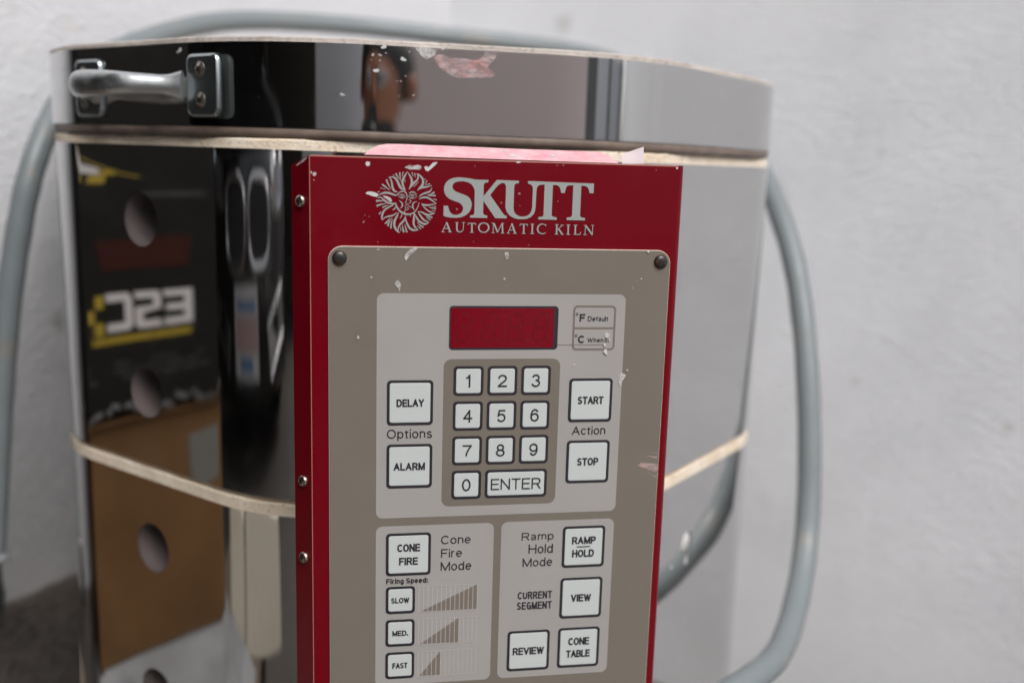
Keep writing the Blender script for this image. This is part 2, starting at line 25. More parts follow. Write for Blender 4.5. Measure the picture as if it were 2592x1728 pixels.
LID_SPECK = [[0.888,-1.987,24.82,-0.012,0.0,-1.0,0.075],[0.083,-1.395,24.876,-0.127,0.0,-0.992,0.067],[0.813,-2.356,24.822,-0.023,0.0,-1.0,0.045],[0.979,-2.356,24.82,-0.0,0.0,-1.0,0.045],[0.776,-2.228,24.823,-0.028,0.0,-1.0,0.019],[0.98,-2.227,24.82,-0.0,0.0,-1.0,0.026],[1.126,-2.406,24.82,-0.0,0.0,-1.0,0.03],[1.071,-2.547,24.82,-0.0,0.0,-1.0,0.075],[1.537,-2.28,24.82,-0.0,0.0,-1.0,0.075],[1.684,-2.461,24.82,-0.0,0.0,-1.0,0.022],[1.485,-1.762,24.82,-0.0,0.0,-1.0,0.023],[1.596,-1.884,24.82,-0.0,0.0,-1.0,0.019],[1.797,-1.445,24.82,-0.0,0.0,-1.0,0.026],[1.451,-1.409,24.82,-0.0,0.0,-1.0,0.019],[1.278,-2.062,24.82,-0.0,0.0,-1.0,0.015],[1.392,-1.765,24.82,-0.0,0.0,-1.0,0.019],[-3.946,-2.438,26.837,-0.702,0.0,-0.712,0.08],[-4.016,-2.384,26.906,-0.707,0.0,-0.707,0.05]]
RAMP_LINE = [[5.354,8.72],[5.666,8.715]]
CELL_LINE = [[4.719,4.0],[5.846,4.002]]
RINGS = [[5.136,3.315],[5.134,3.798]]
CELL_BOX = [5.027,6.04,3.121,4.127]
CELL_MID = [5.053,3.629]
DISP_IN = [2.355,4.621,3.188,4.058]
DISP_SPLIT = [3.482,3.621]
DIGITS = [[2.442,2.821,3.3,3.927],[2.998,3.388,3.298,3.929],[3.576,3.97,3.297,3.93],[4.142,4.548,3.296,3.932]]
TAB = [[0.506,0.012],[0.649,-0.098],[0.793,-0.184],[0.958,-0.218],[1.247,-0.227],[2.368,-0.217],[3.866,-0.2],[5.403,-0.196],[5.627,-0.169],[5.787,-0.084],[5.939,0.039]]
FIN = [[6.014,0.048],[6.004,-0.144],[6.118,-0.201],[6.483,-0.329],[6.503,0.034]]


# ---------------------------------------------------------------- materials
def mat(name, color, rough=0.5, metal=0.0, spec=0.5, coat=0.0):
    m = bpy.data.materials.new(name); m.use_nodes = True
    b = m.node_tree.nodes['Principled BSDF']
    b.inputs['Base Color'].default_value = (*color, 1)
    b.inputs['Roughness'].default_value = rough
    b.inputs['Metallic'].default_value = metal
    b.inputs['Specular IOR Level'].default_value = spec
    b.inputs['Coat Weight'].default_value = coat
    return m
class N:
    """small node helper"""
    def __init__(s, m):
        s.m = m; s.t = m.node_tree; s.b = s.t.nodes['Principled BSDF']
        s.co = s.t.nodes.new('ShaderNodeTexCoord').outputs['Object']
    def new(s, kind, **kw):
        n = s.t.nodes.new(kind)
        for k, v in kw.items():
            if k in n.inputs.keys(): n.inputs[k].default_value = v
            else: setattr(n, k, v)
        return n
    def link(s, a, b): s.t.links.new(a, b)
    def noise(s, scale, detail=4, rough=0.55, dist=0.0, vec=None, stretch=None):
        n = s.new('ShaderNodeTexNoise'); n.inputs['Scale'].default_value = scale
        n.inputs['Detail'].default_value = detail; n.inputs['Roughness'].default_value = rough
        n.inputs['Distortion'].default_value = dist
        v = vec or s.co
        if stretch:
            mp = s.new('ShaderNodeMapping'); mp.inputs['Scale'].default_value = stretch[0]
            mp.inputs['Rotation'].default_value = stretch[1]
            s.link(v, mp.inputs['Vector']); v = mp.outputs[0]
        s.link(v, n.inputs['Vector']); return n.outputs['Fac']
    def ramp(s, fac, stops):
        r = s.new('ShaderNodeValToRGB'); e = r.color_ramp.elements
        while len(e) < len(stops): e.new(0.5)
        for i, (p, c) in enumerate(stops):
            e[i].position = p; e[i].color = (*c, 1) if len(c) == 3 else c
        s.link(fac, r.inputs['Fac']); return r.outputs['Color']
    def mix(s, fac, a, b, mode='MIX'):
        n = s.new('ShaderNodeMix', data_type='RGBA', blend_type=mode)
        if hasattr(fac, 'is_output'): s.link(fac, n.inputs[0])
        else: n.inputs[0].default_value = fac
        for v, i in ((a, 6), (b, 7)):
            if hasattr(v, 'is_output'): s.link(v, n.inputs[i])
            else: n.inputs[i].default_value = (*v, 1)
        return n.outputs[2]
    def bump(s, h, strength, dist, prev=None):
        n = s.new('ShaderNodeBump'); n.inputs['Strength'].default_value = strength
        n.inputs['Distance'].default_value = dist; s.link(h, n.inputs['Height'])
        if prev: s.link(prev, n.inputs['Normal'])
        return n.outputs[0]
    def out(s, **kw):
        for k, v in kw.items():
            s.link(v, s.b.inputs[k.replace('_', ' ')])

def bwramp(lo, hi, a=0.0, b=1.0): return [(lo, (a, a, a)), (hi, (b, b, b))]

# polished stainless sheet: slight waviness, fine hairline scratches, faint dust
M_steel = mat('polished stainless steel', (0.635, 0.63, 0.62), 0.03, 1.0)
n = N(M_steel)
b1 = n.bump(n.noise(6.0, 1, 0.4), 0.13, 0.012)
scr = n.noise(60, 3, 0.6, stretch=((1, 1, 30), (0.5, 0.3, 0.2)))
dust = n.noise(14, 6, 0.7)
n.out(Roughness=n.ramp(dust, [(0.45, (0.022,)*3), (0.75, (0.085,)*3)]),
      Base_Color=n.mix(n.ramp(scr, bwramp(0.62, 0.74, 0, 0.22)), (0.635, 0.63, 0.62), (0.52, 0.51, 0.50)), Normal=b1)
# a film of dust specks, finger smudges and hairline scratches over the mirror
film = n.new('ShaderNodeBsdfDiffuse'); film.inputs['Color'].default_value = (0.62, 0.58, 0.54, 1)
ms = n.new('ShaderNodeMixShader'); outn = [x for x in n.t.nodes if x.type == 'OUTPUT_MATERIAL'][0]
sp_ = n.ramp(n.noise(520, 3, 0.65), bwramp(0.70, 0.76, 0.0, 0.16)); sm_ = n.ramp(n.noise(11, 5, 0.7), bwramp(0.52, 0.80, 0.003, 0.032))
hl_ = n.ramp(n.noise(150, 2, 0.5, stretch=((1.5, 1.5, 40), (0.35, 0.6, 0.3))), bwramp(0.73, 0.77, 0.0, 0.07))
add1 = n.mix(1.0, sp_, sm_, 'ADD'); add2 = n.mix(1.0, add1, hl_, 'ADD')
n.link(add2, ms.inputs[0]); n.link(n.b.outputs[0], ms.inputs[1]); n.link(film.outputs[0], ms.inputs[2]); n.link(ms.outputs[0], outn.inputs['Surface'])
# satin plated handle
M_handle = mat('zinc plated handle', (0.66, 0.68, 0.68), 0.36, 1.0)
n = N(M_handle)
n.out(Roughness=n.ramp(n.noise(120, 4), [(0.35, (0.30,)*3), (0.7, (0.46,)*3)]),
      Base_Color=n.mix(n.ramp(n.noise(90, 5, 0.7), bwramp(0.55, 0.75)), (0.66, 0.68, 0.68), (0.46, 0.46, 0.45)))
M_plate = mat('plated mount', (0.56, 0.60, 0.61), 0.24, 1.0)
M_screw = mat('nickel screw', (0.55, 0.50, 0.44), 0.3, 1.0)
n = N(M_screw); n.out(Base_Color=n.mix(n.ramp(n.noise(500, 3), bwramp(0.45, 0.62)), (0.60, 0.56, 0.50), (0.28, 0.20, 0.14)))
M_slot = mat('screw recess', (0.008, 0.007, 0.006), 0.6)
M_bscrew = mat('black screw', (0.05, 0.047, 0.045), 0.35, 0.6)
n = N(M_bscrew); n.out(Base_Color=n.mix(n.ramp(n.noise(420, 3), bwramp(0.58, 0.66)), (0.05, 0.047, 0.045), (0.22, 0.09, 0.03)))
# insulating firebrick
M_brick = mat('cream firebrick', (0.72, 0.61, 0.48), 0.9, spec=0.2)
n = N(M_brick)
pore = n.noise(520, 3, 0.6); blot = n.noise(40, 4, 0.6)
c0 = n.mix(n.ramp(blot, bwramp(0.4, 0.7)), (0.78, 0.69, 0.57), (0.66, 0.53, 0.39))
n.out(Base_Color=n.mix(n.ramp(pore, bwramp(0.60, 0.68)), c0, (0.36, 0.23, 0.13)), Normal=n.bump(pore, 0.6, 0.0015))
M_lidbrick = mat('grey coated lid brick', (0.50, 0.45, 0.41), 0.9, spec=0.2)
n = N(M_lidbrick)
g1 = n.noise(260, 5, 0.65)
c0 = n.mix(n.ramp(n.noise(22, 3), bwramp(0.45, 0.65)), (0.46, 0.41, 0.37), (0.62, 0.56, 0.51))
n.out(Base_Color=n.mix(n.ramp(g1, bwramp(0.5, 0.7)), c0, (0.33, 0.28, 0.25)), Normal=n.bump(g1, 0.7, 0.002))
M_rim = mat('brown lid rim', (0.20, 0.15, 0.12), 0.45)
n = N(M_rim); n.out(Base_Color=n.mix(n.ramp(n.noise(70, 5), bwramp(0.4, 0.75)), (0.155, 0.115, 0.092), (0.235, 0.18, 0.145)), Roughness=n.ramp(n.noise(50, 3), bwramp(0.3, 0.7, 0.35, 0.6)))
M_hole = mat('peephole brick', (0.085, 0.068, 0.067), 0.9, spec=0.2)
# red powder coat with dust and hairline wear
M_red = mat('red painted steel', (0.125, 0.0002, 0.005), 0.38, spec=0.2)
n = N(M_red)
dusty = n.ramp(n.noise(900, 3, 0.7), bwramp(0.70, 0.76, 0, 0.16))
cloud = n.ramp(n.noise(18, 5, 0.6), bwramp(0.58, 0.82, 0, 0.035))
c0 = n.mix(cloud, (0.125, 0.0002, 0.005), (0.5, 0.34, 0.35))
hair = n.ramp(n.noise(120, 2, 0.5, stretch=((30, 1, 1.2), (0.2, 0.5, 0.1))), bwramp(0.74, 0.78, 0, 0.14))
c0 = n.mix(hair, c0, (0.40, 0.10, 0.11))
n.out(Base_Color=n.mix(dusty, c0, (0.46, 0.14, 0.16)), Roughness=n.ramp(n.noise(25, 4), bwramp(0.3, 0.7, 0.26, 0.40)), Normal=n.bump(n.noise(700, 2), 0.05, 0.0004))
M_worn_glint = mat('worn paint and edge highlight', (0.42, 0.16, 0.13), 0.5)  # rubbed edges, with the light they catch painted into the colour
M_pink = mat('dusty faded red tab', (0.70, 0.30, 0.33), 0.5)
n = N(M_pink)
n.out(Base_Color=n.mix(n.ramp(n.noise(110, 6, 0.75), bwramp(0.35, 0.72)), (0.62, 0.27, 0.31), (0.74, 0.47, 0.48)))
M_print = mat('silver grey print', (0.27, 0.285, 0.272), 0.5)
# membrane panel
def panel_mat(name, c, rough=0.36):
    m = mat(name, c, rough, spec=0.4); n = N(m)
    c2 = tuple(x*0.86 for x in c)
    spk = n.ramp(n.noise(1400, 2, 0.6), bwramp(0.74, 0.78, 0, 0.22))
    n.out(Base_Color=n.mix(spk, n.mix(n.noise(26, 5, 0.6), c, c2), (0.75, 0.72, 0.68)),
          Roughness=n.ramp(n.noise(60, 4), bwramp(0.3, 0.7, rough-0.06, rough+0.1)), Normal=n.bump(n.noise(2200, 2), 0.06, 0.0002))
    return m
M_taupe = panel_mat('taupe membrane', (0.167, 0.143, 0.118))
M_field = panel_mat('pale grey membrane', (0.328, 0.312, 0.297))
M_edge = mat('plate edge', (0.62, 0.52, 0.44), 0.6)
M_key = mat('white key', (0.465, 0.492, 0.482), 0.34, spec=0.4)
M_ink = mat('black print', (0.016, 0.012, 0.018), 0.5)
M_ink2 = mat('taupe print', (0.16, 0.133, 0.11), 0.45)
M_ink3 = mat('light print', (0.43, 0.41, 0.40), 0.45)
M_disp = mat('red display window', (0.155, 0.0, 0.007), 0.2, spec=0.5)
M_seg = mat('unlit display segments', (0.115, 0.0, 0.006), 0.3)
M_paint = mat('dried white paint', (0.50, 0.49, 0.475), 0.6)
M_smear = mat('thin white smear', (0.80, 0.78, 0.78), 0.6)
for m, a, sc in ((M_smear, 0.55, 350),):
    n = N(m); n.out(Alpha=n.ramp(n.noise(sc, 4, 0.6), bwramp(0.32, 0.62, 0.15, a)))
M_faint = mat('faint dust mark', (0.55, 0.42, 0.42), 0.7); M_faint.node_tree.nodes['Principled BSDF'].inputs['Alpha'].default_value = 0.32
M_pinksmear = mat('pink paint smear', (0.70, 0.40, 0.38), 0.6)
n = N(M_pinksmear)
n.out(Base_Color=n.mix(n.ramp(n.noise(90, 4), bwramp(0.4, 0.6)), (0.68, 0.36, 0.34), (0.62, 0.50, 0.50)), Alpha=n.ramp(n.noise(160, 5, 0.7, stretch=((1, 1, 2.5), (0, 0.5, 0))), bwramp(0.36, 0.62, 0.10, 0.62)))
M_film = mat('cloudy plastic film', (0.78, 0.68, 0.71), 0.4)
M_film.node_tree.nodes['Principled BSDF'].inputs['Alpha'].default_value = 0.85
# cable sheath
M_cable = mat('grey cable sheath', (0.16, 0.182, 0.19), 0.42)
n = N(M_cable)
n.out(Base_Color=n.mix(n.ramp(n.noise(30, 6, 0.7), bwramp(0.56, 0.74, 0, 0.7)), (0.16, 0.182, 0.19), (0.25, 0.21, 0.165)), Roughness=n.ramp(n.noise(45, 3), bwramp(0.3, 0.7, 0.33, 0.55)))
M_plug = mat('dark plug rubber', (0.028, 0.03, 0.034), 0.6)
M_ring = mat('grey plug ring', (0.30, 0.31, 0.32), 0.5)
M_green = mat('green tape', (0.03, 0.30, 0.01), 0.5)

# painted walls
def wall_mat(name, col, spots, left):
    m = mat(name, col, 0.85, spec=0.25); n = N(m)
    big = n.noise(2.2, 4, 0.6)
    c = n.mix(n.ramp(big, bwramp(0.35, 0.7)), col, tuple(x*0.93 for x in col))
    grime = n.ramp(n.noise(26, 7, 0.75), bwramp(0.60, 0.80, 0, 0.35))
    c = n.mix(grime, c, (0.56, 0.53, 0.49))
    for (p, r, dark) in spots:
        d = n.new('ShaderNodeVectorMath', operation='DISTANCE'); n.link(n.co, d.inputs[0]); d.inputs[1].default_value = p
        jit = n.new('ShaderNodeMath', operation='MULTIPLY_ADD'); n.link(n.noise(70, 3), jit.inputs[0]); jit.inputs[1].default_value = r*1.6; n.link(d.outputs['Value'], jit.inputs[2])
        c = n.mix(n.ramp(jit.outputs[0], bwramp(r*0.8, r*2.0, 0.55, 0.0)), c, dark)
    if left:
        sep = n.new('ShaderNodeSeparateXYZ'); n.link(n.co, sep.inputs[0])
        ma = n.new('ShaderNodeMath', operation='MULTIPLY_ADD'); n.link(n.noise(11, 3), ma.inputs[0]); ma.inputs[1].default_value = 0.035; n.link(sep.outputs['Z'], ma.inputs[2])
        zl = (FLOOR-18.15)*U+0.017
        f1 = n.ramp(ma.outputs[0], bwramp(zl-0.002, zl+0.002, 1, 0))
        f2 = n.ramp(ma.outputs[0], bwramp(zl-0.014, zl-0.010, 1, 0))
        # shade deepening towards the floor, painted into the wall colour
        shd = n.new('ShaderNodeMath', operation='MULTIPLY_ADD'); n.link(n.noise(7, 5, 0.65), shd.inputs[0]); shd.inputs[1].default_value = 0.12; n.link(sep.outputs['Z'], shd.inputs[2])
        c = n.mix(n.ramp(shd.outputs[0], bwramp((FLOOR-16)*U+0.06, (FLOOR-0)*U+0.06, 0.62, 0.0)), c, (0.19, 0.178, 0.17))
        dk = n.mix(n.ramp(n.noise(16, 5), bwramp(0.4, 0.7)), (0.040, 0.032, 0.028), (0.075, 0.06, 0.046))
        c = n.mix(f1, c, (0.085, 0.066, 0.058)); c = n.mix(f2, c, dk)
        h1 = n.noise(130, 4, 0.6, 0.3, stretch=((1, 1, 1.5), (0, 0, 0))); nb = n.bump(h1, 0.55, 0.005); c = n.mix(n.ramp(h1, bwramp(0.35, 0.65, 0.10, 0.0)), c, (0.5, 0.49, 0.49))
        nb = n.bump(n.noise(30, 3, 0.55), 0.15, 0.012, nb)
    else:
        # brush strokes sweeping across the plaster in wide arcs
        warp = n.noise(3.2, 2, 0.5)
        vm = n.new('ShaderNodeVectorMath', operation='MULTIPLY_ADD')
        cmb = n.new('ShaderNodeCombineXYZ'); n.link(warp, cmb.inputs[2])
        n.link(cmb.outputs[0], vm.inputs[0]); vm.inputs[1].default_value = (0.0, 0.0, 0.12); n.link(n.co, vm.inputs[2])
        h1 = n.noise(15, 7, 0.75, 0.0, vec=vm.outputs[0], stretch=((1, 1, 9), (0.12, 0.1, 0)))
        nb = n.bump(h1, 0.28, 0.004)
        h3 = n.noise(58, 5, 0.7, 0.0, vec=vm.outputs[0], stretch=((1, 1, 7), (0.12, 0.1, 0))); nb = n.bump(h3, 1.0, 0.0042, nb)
        h2 = n.noise(150, 3, 0.6); nb = n.bump(h2, 0.25, 0.002, nb)
        c = n.mix(n.ramp(h3, bwramp(0.40, 0.62, 0.0, 0.15)), c, (0.58, 0.57, 0.565))
    n.out(Base_Color=c, Normal=nb)
    return m

# ---------------------------------------------------------------- mesh helpers
class MB:
    """collects polygons (in key widths) with material slots"""
    def __init__(s): s.v = []; s.f = []; s.mi = []; s.sm = []; s.mats = []
    def slot(s, m):
        if m not in s.mats: s.mats.append(m)
        return s.mats.index(m)
    def add(s, pts, faces, m, smooth=False):
        o = len(s.v); s.v += [W(*p) for p in pts]; k = s.slot(m)
        for f in faces: s.f.append([i+o for i in f]); s.mi.append(k); s.sm.append(smooth)
    def poly(s, pts, m): s.add(pts, [list(range(len(pts)))], m)
    def box(s, a, b, m):
        x0, y0, z0 = a; x1, y1, z1 = b
        p = [(x, y, z) for x in (x0, x1) for y in (y0, y1) for z in (z0, z1)]
        s.add(p, [(0, 1, 3, 2), (4, 6, 7, 5), (0, 4, 5, 1), (2, 3, 7, 6), (0, 2, 6, 4), (1, 5, 7, 3)], m)
    def tube(s, path, radii, m, seg=20, cap=True):
        pts = [Vector(p) for p in path]
        if not hasattr(radii, '__len__'): radii = [radii]*len(pts)
        V = []; up = None
        for i, p in enumerate(pts):
            t = (pts[min(i+1, len(pts)-1)]-pts[max(i-1, 0)]).normalized()
            if up is None:
                up = Vector((0, 1, 0)) if abs(t.y) < 0.8 else Vector((0, 0, 1))
            a = (up-t*up.dot(t)).normalized(); up = a; b = t.cross(a)
            r = radii[i]; ra, rb = r if hasattr(r, '__len__') else (r, r)
            for k in range(seg):
                th = 2*math.pi*k/seg
                V.append(tuple(p+a*ra*math.cos(th)+b*rb*math.sin(th)))
        F = []
        for i in range(len(pts)-1):
            for k in range(seg):
                F.append((i*seg+k, i*seg+(k+1) % seg, (i+1)*seg+(k+1) % seg, (i+1)*seg+k))
        s.add(V, F, m, True)
        if cap:
            s.add(V[:seg], [list(range(seg))[::-1]], m); s.add(V[-seg:], [list(range(seg))], m)
    def lathe(s, c, axis, prof, m, seg=24):
        """prof: list of (radius, height along axis)"""
        ax = Vector(axis).normalized(); a = ax.orthogonal().normalized(); b = ax.cross(a); c = Vector(c)
        V = []
        for r, h in prof:
            for k in range(seg):
                th = 2*math.pi*k/seg; V.append(tuple(c+ax*h+(a*math.cos(th)+b*math.sin(th))*r))
        F = [(i*seg+k, i*seg+(k+1) % seg, (i+1)*seg+(k+1) % seg, (i+1)*seg+k) for i in range(len(prof)-1) for k in range(seg)]
        s.add(V, F, m, True)
    def build(s, name, parent=None, merge=True):
        me = bpy.data.meshes.new(name)
        me.from_pydata(s.v, [], s.f)
        for m in s.mats: me.materials.append(m)
        me.polygons.foreach_set('material_index', s.mi); me.polygons.foreach_set('use_smooth', s.sm)
        me.update()
        return link(name, me, parent)

def root_loc(o):
    v = Vector((0, 0, 0))
    while o: v += o.location; o = o.parent
    return v
def link(name, me, parent=None, base=None):
    o = bpy.data.objects.new(name, me); COL.objects.link(o)
    if parent is not None:
        o.parent = parent; base = root_loc(parent)
        me.transform(Matrix.Translation(-base))
    elif base is not None:
        me.transform(Matrix.Translation(-base)); o.location = base
    return o
def empty(name, X, Y, Z, label, cat, group=None):
    o = bpy.data.objects.new(name, None); COL.objects.link(o); o.location = W(X, Y, Z); o.empty_display_size = 0.05
    tag(o, label, cat, group); return o
def tag(o, label, cat, group=None, kind=None):
    if label: o['label'] = label
    if cat: o['category'] = cat
    if group: o['group'] = group
    if kind: o['kind'] = kind
    return o
def fix_normals(o):
    bm = bmesh.new(); bm.from_mesh(o.data); bmesh.ops.remove_doubles(bm, verts=bm.verts, dist=1e-6)
    bmesh.ops.recalc_face_normals(bm, faces=bm.faces); bm.to_mesh(o.data); bm.free()
def catmull(pts, k=6):
    """pts: tuples of any length"""
    P = [pts[0]]+list(pts)+[pts[-1]]; out = []
    for i in range(1, len(P)-2):
        for j in range(k):
            t = j/k
            out.append(tuple(0.5*((2*b)+(c-a)*t+(2*a-5*b+4*c-d)*t*t+(3*b-a-3*c+d)*t**3) for a, b, c, d in zip(P[i-1], P[i], P[i+1], P[i+2])))
    out.append(tuple(pts[-1])); return out

# ---------------------------------------------------------------- kiln outline: octagon with rounded corners
CX, CZ = 3.0, 36.72
TILT = 0.006
def outline(a, r, arc=14, flat=10):
    """list of (x, z, nx, nz)"""
    R_ = (a-r)/math.cos(math.pi/8); out = []
    for k in range(8):
        v = math.pi/8+k*math.pi/4; c = (R_*math.cos(v), R_*math.sin(v)); pend = None
        for j in range(arc+1):
            t = v-math.pi/8+math.pi/4*j/arc
            out.append((CX+c[0]+r*math.cos(t), CZ+c[1]+r*math.sin(t), math.cos(t), math.sin(t)))
        v2 = v+math.pi/4; c2 = (R_*math.cos(v2), R_*math.sin(v2)); t = v+math.pi/8
        for j in range(1, flat):
            u = j/flat
            out.append((CX+(c[0]*(1-u)+c2[0]*u)+r*math.cos(t), CZ+(c[1]*(1-u)+c2[1]*u)+r*math.sin(t), math.cos(t), math.sin(t)))
    return out
def prism(rings, inner, m, name, parent, jit=None, fn=None):
    """rings: list of (inset, y) from top to bottom on a given outline; inner: inset of the hollow or None for solid"""
    ol = fn; n_ = len(ol); V = []; F = []
    for ri, (ins, y) in enumerate(rings):
        for i, (x, z, nx, nz) in enumerate(ol):
            j = jit(ri, i, x, z) if jit else 0
            V.append((x-nx*ins, y+TILT*(x-CX)+j, z-nz*ins))
    nr = len(rings)
    for r in range(nr-1):
        for i in range(n_): F.append((r*n_+i, r*n_+(i+1) % n_, (r+1)*n_+(i+1) % n_, (r+1)*n_+i))
    mb = MB()
    if inner is None:
        F.append(list(range(n_))); F.append(list(range((nr-1)*n_, nr*n_))[::-1])
    else:
        o = len(V)
        for y in (rings[0][1], rings[-1][1]):
            for (x, z, nx, nz) in ol: V.append((x-nx*inner, y+TILT*(x-CX), z-nz*inner))
        for i in range(n_):
            j = (i+1) % n_
            F.append((i, o+i, o+j, j)); F.append(((nr-1)*n_+i, (nr-1)*n_+j, o+n_+j, o+n_+i)); F.append((o+i, o+n_+i, o+n_+j, o+j))
    mb.add(V, F, m, False)
    ob = mb.build(name, parent); fix_normals(ob); return ob
def cutter(parts, m):
    mb = MB()
    for c, ax, prof in parts:
        mb.lathe(c, ax, prof, m, 40)
        seg = 40; o = len(mb.v); nv = len(prof)*seg
        mb.f.append(list(range(o-nv, o-nv+seg))); mb.mi.append(0); mb.sm.append(False)
        mb.f.append(list(range(o-seg, o))); mb.mi.append(0); mb.sm.append(False)
    ob = mb.build('cut'); fix_normals(ob); return ob
def boolean(ob, cut):
    cut.location = -root_loc(ob)+ob.location if False else Vector((0, 0, 0))
    md = ob.modifiers.new('b', 'BOOLEAN'); md.object = cut; md.operation = 'DIFFERENCE'; md.solver = 'EXACT'
    md.material_mode = 'TRANSFER'
    bpy.context.view_layer.update()
    dg = bpy.context.evaluated_depsgraph_get()
    me = bpy.data.meshes.new_from_object(ob.evaluated_get(dg))
    old = ob.data; ob.modifiers.clear(); ob.data = me; me.name = ob.name
    bpy.data.meshes.remove(old)
def drop(ob):
    me = ob.data; bpy.data.objects.remove(ob); bpy.data.meshes.remove(me)
def steel_normals(ob, a, r):
    """exact normals of the rounded octagon on the outer skin so that the mirror stays true"""
    me = ob.data; off = root_loc(ob)
    ai = a-r; R_ = ai/math.cos(math.pi/8)
    Vv = [(R_*math.cos(math.pi/8+k*math.pi/4), R_*math.sin(math.pi/8+k*math.pi/4)) for k in range(8)]
    def nrm(p):
        X = (p.x+off.x)/U-CX; Z = (p.y+off.y)/U-CZ; best = 1e9; n_ = None
        for k in range(8):
            A = Vv[k]; B = Vv[(k+1) % 8]; ex, ez = B[0]-A[0], B[1]-A[1]
            t = max(0, min(1, ((X-A[0])*ex+(Z-A[1])*ez)/(ex*ex+ez*ez)))
            dx, dz = X-A[0]-t*ex, Z-A[1]-t*ez; d = math.hypot(dx, dz)
            if d < best: best = d; n_ = (dx/(d+1e-9), dz/(d+1e-9))
        return Vector((n_[0], n_[1], 0))
    for p in me.polygons: p.use_smooth = True
    out = [None]*len(me.loops)
    for p in me.polygons:
        for li in p.loop_indices:
            a_ = nrm(me.vertices[me.loops[li].vertex_index].co)
            out[li] = a_ if p.normal.dot(a_) > 0.97 else p.normal.copy()
    me.normals_split_custom_set(out)

def merge(ob, mb):
    """add the collected polygons to an existing part"""
    off = root_loc(ob); me = ob.data; idx = []
    for m in mb.mats:
        if m.name not in [x.name for x in me.materials]: me.materials.append(m)
        idx.append([x.name for x in me.materials].index(m.name))
    bm = bmesh.new(); bm.from_mesh(me); vs = [bm.verts.new(v-off) for v in mb.v]
    for f, k, s in zip(mb.f, mb.mi, mb.sm):
        fc = bm.faces.new([vs[i] for i in f]); fc.material_index = idx[k]; fc.smooth = s
    bm.to_mesh(me); bm.free()

# ================================================================ KILN
kiln = empty('kiln', CX, FLOOR, CZ, 'round-cornered steel kiln with red control box standing in the corner of white walls', 'kiln')
A_, R_B = 11.72, 4.75
AL, R_L = 11.9, 7.0
body_ol = outline(A_, R_B, 20, 14)
lid_ol = outline(AL, R_L, 26, 8)
def chips(amp, seed, rows):
    def f(ri, i, x, z):
        if ri not in rows: return 0
        v = mnoise.noise(Vector((x*1.9, z*1.9, seed)))*amp+mnoise.noise(Vector((x*6, z*6, seed+9)))*amp*0.6
        c = mnoise.noise(Vector((x*1.1+40, z*1.1, seed*3)))
        return v+(amp*2.2*max(0, c-0.32)*4 if ri == rows[0] else 0)
    return f
# peepholes: on the left face four 36 mm holes bored through the brick
nA = Vector((-0.70711, 0, -0.70711)); nC = Vector((0.70711, 0, -0.70711))
holesA = [(-5.375, 1.95, 28.52), (-5.40, 6.82, 28.55), (-5.385, 11.49, 28.53), (-5.43, 16.1, 28.58)]
holeC = (10.72, 11.70, 27.87)
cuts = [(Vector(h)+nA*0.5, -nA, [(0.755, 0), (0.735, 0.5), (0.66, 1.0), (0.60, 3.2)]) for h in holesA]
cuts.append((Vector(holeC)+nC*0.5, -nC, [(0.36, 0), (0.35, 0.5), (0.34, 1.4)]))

sections = []
for si, (yt, yb, st, sb, insb) in enumerate(((-0.262, 9.10, -0.02, 9.00, 0.09), (9.13, 18.9, 9.465, 18.8, 0.03))):
    sec = prism([(0.05, yt), (0.02, yt+0.035), (0.02, st+0.05), (0.05, (yt+yb)/2), (0.03, sb-0.1), (insb, yb)], None, M_brick, 'kiln_section', kiln,
                chips(0.032, 3+si*5, (0, 1)) if True else None, outline(A_, R_B, 30, 26))
    cu = cutter(cuts, M_hole); boolean(sec, cu) if False else None
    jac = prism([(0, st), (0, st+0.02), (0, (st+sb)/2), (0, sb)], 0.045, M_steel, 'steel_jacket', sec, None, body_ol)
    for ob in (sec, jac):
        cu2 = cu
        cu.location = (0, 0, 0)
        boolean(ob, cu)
    drop(cu)
    if si == 1:
        mb = MB()      # two dried drips under the plug
        for c, r in (((10.745, 12.343, 27.89), 0.10), ((10.018, 12.196, 27.164), 0.07), ((10.76, 12.2, 27.9), 0.05)):
            mb.lathe(Vector(c)+nC*0.004, nC, [(r, 0), (r*0.7, 0.012), (0, 0.018)], M_paint, 12)
        merge(jac, mb)
    steel_normals(jac, A_, R_B)
    sections.append(sec)
# white ceramic plug in the right face, two paint drips below it
mb = MB()
mb.lathe(Vector(holeC)-nC*0.25, nC, [(0.335, 0), (0.335, 0.20), (0.30, 0.24), (0.0, 0.25)], M_paint, 28)
plug = mb.build('peephole_plug', sections[1])
# lid: coated brick slab, steel band, dark rim, handle
lid = prism([(0.10, -2.71), (0.025, -2.675), (0.02, -2.55), (0.03, -1.2), (0.03, -0.56)], None, M_lidbrick, 'lid', kiln, chips(0.014, 20, (0, 1)), outline(AL, R_L, 50, 16))
bandm = prism([(0, -2.575), (0, -2.5), (0, -1.6), (0, -0.545)], 0.05, M_steel, 'steel_band', lid, None, lid_ol)
rim = prism([(0.035, -0.54), (0.02, -0.52), (0.03, -0.40), (0.06, -0.32), (0.16, -0.285)], 0.8, M_rim, 'lid_rim', lid, None, outline(AL, R_L, 26, 8))
for p in rim.data.polygons: p.use_smooth = abs(p.normal.z) < 0.8
